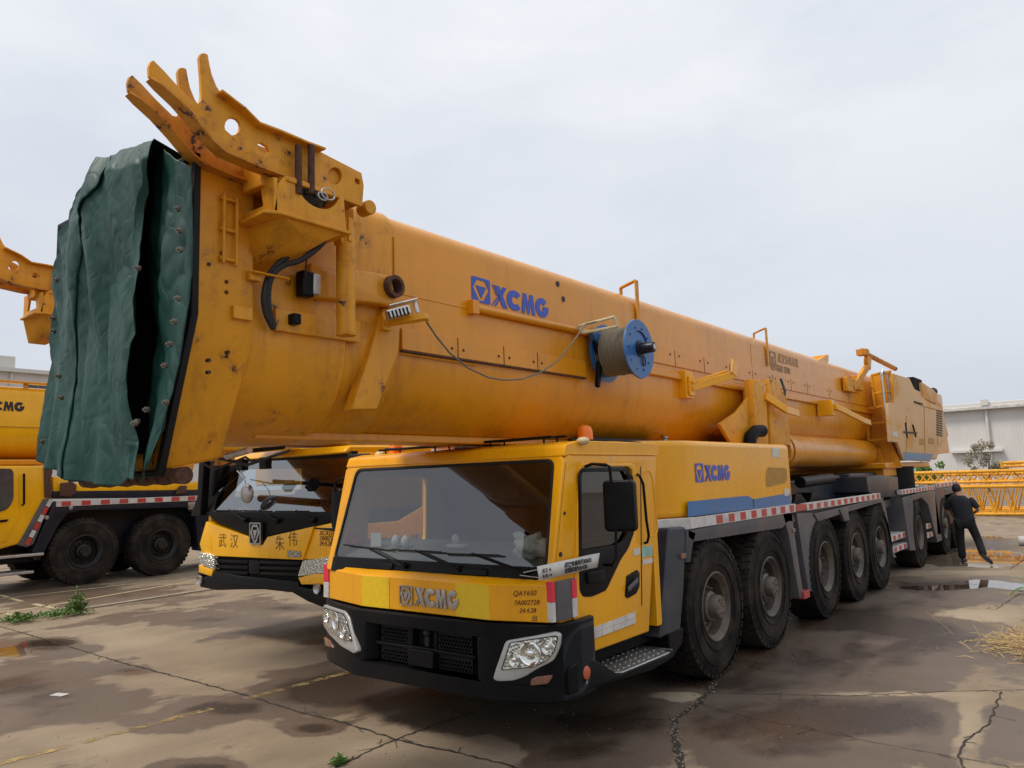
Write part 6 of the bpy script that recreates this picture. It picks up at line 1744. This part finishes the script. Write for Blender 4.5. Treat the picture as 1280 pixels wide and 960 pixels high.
q = at(38, 512, x=XLc - .35); q2 = at(0, 512, x=XLc - .35)
put_word('lettering', 'XCMG', sideframe(XLc - .345, 6.16, 4.09), .22, .20, M['ink'], lc)
MB().box(XLc - .40, XLc - .335, 2, 20, 3.72, 3.735).build('boom_seam', M['patch'], lc)
MB().box(XLc - .5, XLc - .3, 2, 9, 4.75, 4.80).box(XLc - .45, XLc - .4, 4.0, 4.1, 4.6, 4.76).box(XLc - .45, XLc - .4, 7.0, 7.1, 4.6, 4.76).build('boom_rail', M['boom'], lc, .01)
MB().box(XLc - 1.8, XLc - .3, 5.0, 7.9, 2.85, 2.98).box(XLc - .5, XLc - .35, 5.9, 6.2, 2.95, 3.08).build('boom_rest', M['boom'], lc, .03)
MB().box(XLc - 2.4, XLc, 14.5, 19.5, 2.2, 3.9).build('superstructure_body', M['cab2'], lc, .05)

# ------------------------------------------------------------------ right background
# warehouse
YW = 90
m, nt, b, pos = new_mat('ribbed_cladding')
sp_ = nn(nt, 'ShaderNodeSeparateXYZ'); nt.links.new(pos, sp_.inputs[0])
wv = math_n(nt, 'SINE', math_n(nt, 'MULTIPLY', sp_.outputs[0], 24.0), 0)
c = mixc(nt, ramp(nt, noise_n(nt, scaled(nt, pos, (.5, .5, .12)), 1, 5), .3, .7), (.66, .64, .62), (.58, .56, .54))
nt.links.new(c, b.inputs['Base Color']); b.inputs['Roughness'].default_value = .6
bp = nn(nt, 'ShaderNodeBump'); bp.inputs['Strength'].default_value = .25; bp.inputs['Distance'].default_value = .03
nt.links.new(wv, bp.inputs['Height']); nt.links.new(bp.outputs[0], b.inputs['Normal']); M['clad'] = m
wh = thing('warehouse', (10, YW, 0), 'long pale metal clad warehouse behind the yellow lattice sections', 'warehouse')
x0w = -22.0
MB().box(x0w, 60, YW, YW + 30, 0, 7.7).build('wall', M['clad'], wh)
MB().prism_y([(x0w - .4, 7.7), (60, 7.7), (60, 8.25), (x0w - .4, 8.25)], YW - .5, YW + 30).build('roof', M['wall'], wh, .05)
MB().box(x0w - .4, 60, YW - .75, YW - .45, 7.55, 7.85).build('gutter', M['white'], wh, .03)
q = at(1232, 506, y=YW); MB().tube([(q.x, YW - .25, 8.0), (q.x, YW - .25, 0)], .13, 8).box(q.x - .3, q.x + .3, YW - .8, YW - .2, 7.9, 8.5).build('downpipe', M['wall'], wh)
q = at(1218, 580, y=YW); MB().box(q.x - 1.9, q.x + 2.6, YW - .6, YW, 3.3, 3.6).build('canopy', M['wall'], wh, .03); MB().box(q.x - 1.4, q.x + 2.4, YW - .05, YW + .02, 0, 3.2).build('roller_door', M['wall2'], wh)
MB().box(-4, 0, YW + 4, YW + 5, 8.24, 8.7).build('roof_vent', M['fender'], wh)
# small blue-grey container behind crane rear
def bush(name, base, h, r, leaf, label, cat, n=900, ls=.09, trunk=.05, group=None):
    t = thing(name, base, label, cat, group)
    mb = MB()
    for k in range(7):
        a = random.uniform(0, 6.28); e = Vector(base) + Vector((r * .7 * math.cos(a), r * .7 * math.sin(a), h * random.uniform(.5, .9)))
        mid_ = Vector(base).lerp(e, .5) + Vector((0, 0, h * .1)); mb.tube([base, mid_, e], [trunk, trunk * .6, trunk * .2], 6)
    mb.build('trunk', M['bark'], t)
    mb = MB(); cl_ = [(Vector(base) + Vector((random.gauss(0, r * .45), random.gauss(0, r * .45), h * random.uniform(.35, .95))), r * random.uniform(.22, .42)) for _ in range(16)]
    for k in range(n):
        c_, cr_ = random.choice(cl_); d = Vector((random.gauss(0, 1), random.gauss(0, 1), random.gauss(0, 1))).normalized() * cr_ * random.uniform(.4, 1.1)
        p = c_ + d; a = Vector((random.gauss(0, 1), random.gauss(0, 1), random.gauss(0, 1))).normalized() * ls; bb = a.orthogonal().normalized() * ls * .6
        mb.add([p - a, p + bb, p + a, p - bb], [(0, 1, 2, 3)])
    mb.build('crown', leaf, t); return t
q = at(1234, 588, y=70); bush('bush', (q.x, 70, 0), 3.9, 1.15, M['bushleaf'], 'sparse grey brown bush in front of the pale warehouse wall', 'bush', 1500, .09, .05)
q = at(1160, 600, y=40); bush('bush', (q.x, 40, 0), 2.3, .75, M['leaf'], 'green bush showing under the rear of the largest crane', 'bush', 1200, .07)
# lattice sections
def lattice(x0, x1, y0, y1, z0, z1, label, n=9, r=.055, grp='stacked lattice boom sections'):
    t = thing('lattice_section', ((x0 + x1) / 2, (y0 + y1) / 2, z0), label, 'crane section', grp)
    for yy in (y0, y1):
        for zz in (z0 + r, z1 - r): MB().tube([(x0, yy, zz), (x1, yy, zz)], r, 8).build('chord', M['lattice'], t)
    mb = MB(); L = (x1 - x0) / n
    for k in range(n):
        a, b_ = x0 + k * L, x0 + (k + 1) * L; c_ = (a + b_) / 2
        for yy in (y0, y1): mb.tube([(a, yy, z0 + r), (c_, yy, z1 - r), (b_, yy, z0 + r)], .045, 6)
        for zz in (z0 + r, z1 - r): mb.tube([(a, y0, zz), (c_, y1, zz), (b_, y0, zz)], .025, 6)
    for xx in (x0, x1):
        mb.box(xx - .05, xx + .05, y0, y1, z1 - .12, z1); mb.box(xx - .05, xx + .05, y0, y1, z0, z0 + .12)
        for yy in (y0, y1): mb.box(xx - .05, xx + .05, yy - .05, yy + .05, z0, z1)
    mb.build('lacing', M['lattice'], t)
    return t
lattice(-6.2, 9, 37.3, 39.0, 0.02, 1.28, 'lowest yellow lattice section lying on the concrete behind the walking man', 24, .07)
lattice(-7.6, 8, 37.5, 39.1, 1.34, 1.62 + .28, 'middle yellow lattice section, resting on the lowest one', 26, .065)
lattice(-3.9, 5, 37.6, 38.9, 1.96, 2.22, 'short topmost yellow lattice section with end frames, right of the bush', 14, .06)
lattice(-9.2, 1, 41.0, 42.4, .02, 1.75, 'yellow lattice section standing behind the stack, its end near the crane tyres', 16, .07)
lattice(-2.6, 12, 40.9, 42.3, .02, 1.75, 'farthest yellow lattice section, half hidden behind the stacked ones', 24, .07)
# drums/white thing on ground right
q = gp(1278, 682); o_ = MB().tube([(q[0] - .08, q[1], .12), (q[0] + .6, q[1] + .1, .12)], .12, 14).build('short_pipe', M['sheet'], None, .01); rebase(o_, (q[0], q[1], 0)); tag(o_, 'dirty white pipe lying on the wet ground at the right edge', 'pipe')

# left office building
ob = thing('office_building', (-50, 14, 0), 'low white building with dark windows far behind the leftmost crane', 'building')
YO = -45.0
MB().box(YO - 14, YO, -8, 26, 0, 8.62).build('wall', M['wall2'], ob)
MB().box(YO - 14, YO + .3, -8.2, 26.3, 8.55, 8.75).build('roof_edge', M['sheet'], ob)
MB().box(YO - 8, YO - .3, 5, 15.4, 8.75, 9.45).box(YO - 8, YO - .3, 5, 13.8, 9.45, 9.8).build('roof_plant', M['sheet'], ob, .05)
for (a, b_) in ((15.85, 16.35), (16.42, 16.92), (10, 11.2), (12, 13.2)):
    f_ = MB().box(YO, YO + .06, a - .05, b_ + .05, 6.9, 8.15).build('window', M['sheet'], ob)
    MB().box(YO + .05, YO + .09, a, b_, 6.95, 8.1).build('pane', M['pane'], f_)
MB().tube([(YO + .1, 15.1, 8.5), (YO + .1, 15.1, 0)], .06, 8).build('downpipe', M['wall2'], ob)

# ------------------------------------------------------------------ person
PB = Vector((-2.90, 19.65, 0))
def skin_obj(name, verts, edges, radii, mat, parent, loc, sub=2, root=0):
    me = bpy.data.meshes.new(name); me.from_pydata(verts, edges, [])
    o = bpy.data.objects.new(name, me); COL.objects.link(o)
    sk_ = o.modifiers.new('skin', 'SKIN'); sk_.use_smooth_shade = True
    for i, r_ in enumerate(radii):
        me.skin_vertices[0].data[i].radius = r_ if isinstance(r_, tuple) else (r_, r_)
        me.skin_vertices[0].data[i].use_root = (i == root)
    ss = o.modifiers.new('sub', 'SUBSURF'); ss.levels = sub; ss.render_levels = sub
    dg = bpy.context.evaluated_depsgraph_get(); ev = o.evaluated_get(dg); m2 = bpy.data.meshes.new_from_object(ev)
    o.modifiers.clear(); o.data = m2; m2.materials.clear(); m2.materials.append(mat); m2.shade_smooth()
    if parent: o.parent = parent
    else: o.location = loc
    return o
# joints (x right, y away, z up)
J = dict(pel=(.05, 0, .93), sp=(.03, .02, 1.12), ch=(-.01, .05, 1.32), nk=(-.04, .09, 1.47), hd=(-.06, .13, 1.57), ht=(-.07, .14, 1.70),
         shL=(-.20, .05, 1.40), elL=(-.30, .10, 1.14), wrL=(-.27, .28, .98), haL=(-.26, .33, .92),
         shR=(.20, .05, 1.41), elR=(.33, .06, 1.16), wrR=(.22, .24, 1.08), haR=(.17, .31, 1.06),
         hiL=(-.06, 0, .88), knL=(-.08, .04, .48), anL=(-.06, 0, .09), toL=(-.05, .16, .035),
         hiR=(.15, .0, .88), knR=(.26, .06, .50), anR=(.34, -.22, .24), toR=(.44, -.20, .06))
k = list(J); ix = {n: i for i, n in enumerate(k)}
E = [('pel', 'sp'), ('sp', 'ch'), ('ch', 'nk'), ('nk', 'hd'), ('hd', 'ht'), ('ch', 'shL'), ('shL', 'elL'), ('elL', 'wrL'), ('wrL', 'haL'), ('ch', 'shR'), ('shR', 'elR'), ('elR', 'wrR'), ('wrR', 'haR'),
     ('pel', 'hiL'), ('hiL', 'knL'), ('knL', 'anL'), ('anL', 'toL'), ('pel', 'hiR'), ('hiR', 'knR'), ('knR', 'anR'), ('anR', 'toR')]
RA = dict(pel=.11, sp=.10, ch=.11, nk=.055, hd=.085, ht=.06, shL=.05, elL=.038, wrL=.028, haL=.035, shR=.05, elR=.038, wrR=.028, haR=.035, hiL=.09, knL=.06, anL=.042, toL=.035, hiR=.09, knR=.06, anR=.042, toR=.035)
vv = [J[n] for n in k]; ee = [(ix[a], ix[b_]) for a, b_ in E]
# fingers rooted in the palms
for s_, h_, w_ in (('L', 'haL', 'wrL'), ('R', 'haR', 'wrR')):
    hv = Vector(J[h_]); d = (hv - Vector(J[w_])).normalized(); sd_ = d.orthogonal().normalized()
    for fi in range(5):
        o1 = hv + sd_ * (-.03 + .018 * fi) + d * (.0 if fi else -.02); p1 = o1 + d * .04 + sd_ * (-.02 if fi == 0 else 0); p2 = p1 + d * .03 + Vector((0, 0, -.015))
        i0 = len(vv); vv += [tuple(o1), tuple(p1), tuple(p2)]; ee += [(ix[h_], i0), (i0, i0 + 1), (i0 + 1, i0 + 2)]
rad = [RA[n] for n in k] + [.012, .010, .008] * 10
person = skin_obj('person', vv, ee, rad, M['skin'], None, PB, 2, 0)
tag(person, 'man in black T-shirt and trousers walking away beside the crane wheels, one foot lifted', 'person')
def sub_skin(name, names, edges, rads, mat, extra=None, sub=2):
    vs = [J[n] if isinstance(n, str) else n for n in names]
    return skin_obj(name, vs, edges, rads, mat, person, None, sub, 0)
def loft(mb, rings, seg=20):
    base = len(mb.v)
    for (cx_, cy_, cz_, rx_, ry_) in rings:
        for k_ in range(seg):
            t_ = 2 * math.pi * k_ / seg; c1, s1 = math.cos(t_), math.sin(t_)
            mb.v.append(Vector((cx_ + rx_ * math.copysign(abs(c1) ** .8, c1), cy_ + ry_ * math.copysign(abs(s1) ** .8, s1), cz_)))
    for i_ in range(len(rings) - 1):
        for k_ in range(seg):
            k2 = (k_ + 1) % seg; mb.f.append((base + i_ * seg + k_, base + i_ * seg + k2, base + (i_ + 1) * seg + k2, base + (i_ + 1) * seg + k_))
    mb.f.append(tuple(base + k_ for k_ in range(seg))[::-1]); mb.f.append(tuple(base + (len(rings) - 1) * seg + k_ for k_ in range(seg)))
mb = MB()
loft(mb, [(.055, .0, .80, .205, .15), (.055, .0, .86, .21, .155), (.05, .01, .98, .195, .15), (.03, .02, 1.10, .195, .15), (.01, .04, 1.22, .215, .155), (0, .05, 1.33, .23, .15), (-.01, .06, 1.41, .21, .125), (-.03, .07, 1.455, .13, .095), (-.035, .08, 1.48, .075, .07)])
mb.tube([(-.14, .05, 1.39), (-.215, .055, 1.36), (-.265, .08, 1.25), (-.305, .10, 1.14)], [.07, .074, .068, .066], 14)
mb.tube([(.13, .05, 1.39), (.215, .055, 1.37), (.27, .06, 1.27), (.315, .065, 1.17)], [.07, .074, .068, .066], 14)
ts = mb.build('t_shirt', M['shirt'], None, smooth=80); ts.parent = person
rr_ = ts.modifiers.new('sub', 'SUBSURF'); rr_.levels = 1; rr_.render_levels = 1
sub_skin('trousers', [(.05, 0, .93), 'hiL', 'knL', (-.065, 0, .08), 'hiR', 'knR', (.375, -.235, .185)], [(0, 1), (1, 2), (2, 3), (0, 4), (4, 5), (5, 6)], [(.16, .14), .115, .088, .084, .115, .088, .08], M['trousers'])
mb = MB().ball((-.065, .125, 1.625), .103, 20, 12, (.88, 1.02, 1.1)); mb.v = [p for p in mb.v]
hair = mb.build('hair', M['hair'], None); hair.parent = person
mb = MB(); 
for sx in (-1, 1): mb.ball((-.065 + sx * .092, .15, 1.60), .028, 8, 6, (.4, .8, 1.2))
for ear in build_pieces(mb, 'ear', M['skin'], None): ear.parent = person
def shoe(c, d, name='shoe'):
    d = Vector(d).normalized(); fr2 = frame(Vector(c), d, Vector((0, 0, 1)) if abs(d.z) < .9 else Vector((0, 1, 0)))
    mb = MB().ball((0, 0, 0), 1, 18, 10, (.15, .05, .055), -.55); mb.v = [fr2 @ p for p in mb.v]
    o = mb.build(name, M['shoe'], None); o.parent = person
    mb = MB().ball((0, -.03, 0), 1, 18, 6, (.155, .012, .058)); mb.v = [fr2 @ p for p in mb.v]
    s2 = mb.build('sole', M['sole'], None); s2.parent = o
shoe((-.05, .06, .055), (0.1, 1, 0)); shoe((.42, -.22, .135), (.62, .1, -.62))

# ------------------------------------------------------------------ weeds, grass
def weed(base, h, w, label, n=60, grp='weeds growing along the kerb'):
    t = MB(); base = Vector(base)
    for k_ in range(n):
        a = random.uniform(0, 6.28); rr = random.uniform(0, 1) ** .7 * w; hh = h * (1 - rr / w * .7) * random.uniform(.4, 1)
        tip = base + Vector((rr * math.cos(a), rr * math.sin(a), hh)); st_ = base + Vector((rr * .35 * math.cos(a), rr * .35 * math.sin(a), 0))
        t.tube([st_, st_.lerp(tip, .5) + Vector((0, 0, hh * .1)), tip], [.006, .004, .002], 4)
        for j in range(9):
            p = st_.lerp(tip, random.uniform(.25, 1)); d = Vector((random.gauss(0, 1), random.gauss(0, 1), random.gauss(.4, .6))).normalized() * random.uniform(.03, .065); s_ = d.orthogonal().normalized() * .014
            t.add([p, p + d * .5 + s_, p + d, p + d * .5 - s_], [(0, 1, 2, 3)])
    o = t.build('weed', M['leaf']); rebase(o, base); return tag(o, label, 'weed', grp)
q = gp(97, 768); weed((q[0], q[1], .03), .62, .20, 'taller leafy green weed at the kerb, in front of the leftmost crane', 50); 
q = gp(80, 770); weed((q[0], q[1], .03), .16, .5, 'low spreading green weed at the foot of the taller weed', 60)
q = gp(22, 778); weed((q[0], q[1], .03), .16, .42, 'low green weed patch at the kerb near the left edge', 60)
q = gp(425, 955); weed((q[0], q[1], .0), .05, .07, 'tiny green weed sprouting from the crack in the foreground', 12)
# straw heap
def straw(c, r, n, label):
    mb = MB()
    for k_ in range(n):
        a = random.uniform(0, 6.28); rr = abs(random.gauss(0, .5)) * r; p = Vector(c) + Vector((rr * math.cos(a) * .8, rr * math.sin(a), random.uniform(0, .16) * max(0, 1 - rr / r)))
        L_ = random.uniform(.08, .32); d = Vector((random.gauss(0, 1), random.gauss(0, 1), random.gauss(0, .25))).normalized() * L_
        if random.random() < .025: d = Vector((-abs(random.gauss(.6, .3)), random.gauss(0, .4), random.uniform(.3, 1.0))).normalized() * L_ * 1.5
        if p.z + d.z < .005: d.z = abs(d.z)
        mb.tube([p, p + d * .5 + Vector((0, 0, .02)), p + d], [random.uniform(.002, .005)] * 3, 4, False)
    o = mb.build('dry_grass', M['straw']); rebase(o, c); return tag(o, label, 'dry grass', kind='stuff')
q = gp(1284, 808); straw((q[0] + .32, q[1], .0), .85, 2600, 'heap of dry straw coloured grass at the right edge')
# long leaved plant at right edge
def longplant(base, n, L_, label):
    mb = MB(); base = Vector(base)
    for k_ in range(n):
        a = random.uniform(0, 6.28); out = Vector((math.cos(a), math.sin(a), 0)); pts = []; up = random.uniform(.5, 1.1); ln = L_ * random.uniform(.7, 1.1)
        for j in range(7):
            t_ = j / 6; pts.append(base + out * ln * t_ * .8 + Vector((0, 0, ln * (up * t_ - .75 * t_ * t_))))
        s_ = out.cross(Vector((0, 0, 1))); v_ = []
        for j, p in enumerate(pts): w_ = .028 * math.sin(math.pi * (j + .8) / 7.2); v_ += [p - s_ * w_, p + s_ * w_]
        mb.add(v_, [(2 * j, 2 * j + 1, 2 * j + 3, 2 * j + 2) for j in range(6)])
    o = mb.build('leafy_plant', M['longleaf']); rebase(o, base); return tag(o, label, 'plant')
q = gp(1300, 742); longplant((q[0], q[1], 0), 26, .75, 'plant with long narrow green leaves at the right edge, beyond the dry grass')
q = gp(74, 869); o_ = MB().box(q[0] - .08, q[0] + .09, q[1] - .05, q[1] + .05, .003, .009).build('paper_scrap', M['white']); rebase(o_, (q[0], q[1], 0)); o_.rotation_euler.z = .35; tag(o_, 'small flat pale paper scrap on the concrete at lower left', 'paper')

# remove the wheel prototypes
for o in (TYRE, RIM, yield_h['hub'], yield_h['flat']): bpy.data.objects.remove(o)
scene.render.resolution_x = 1024; scene.render.resolution_y = 768
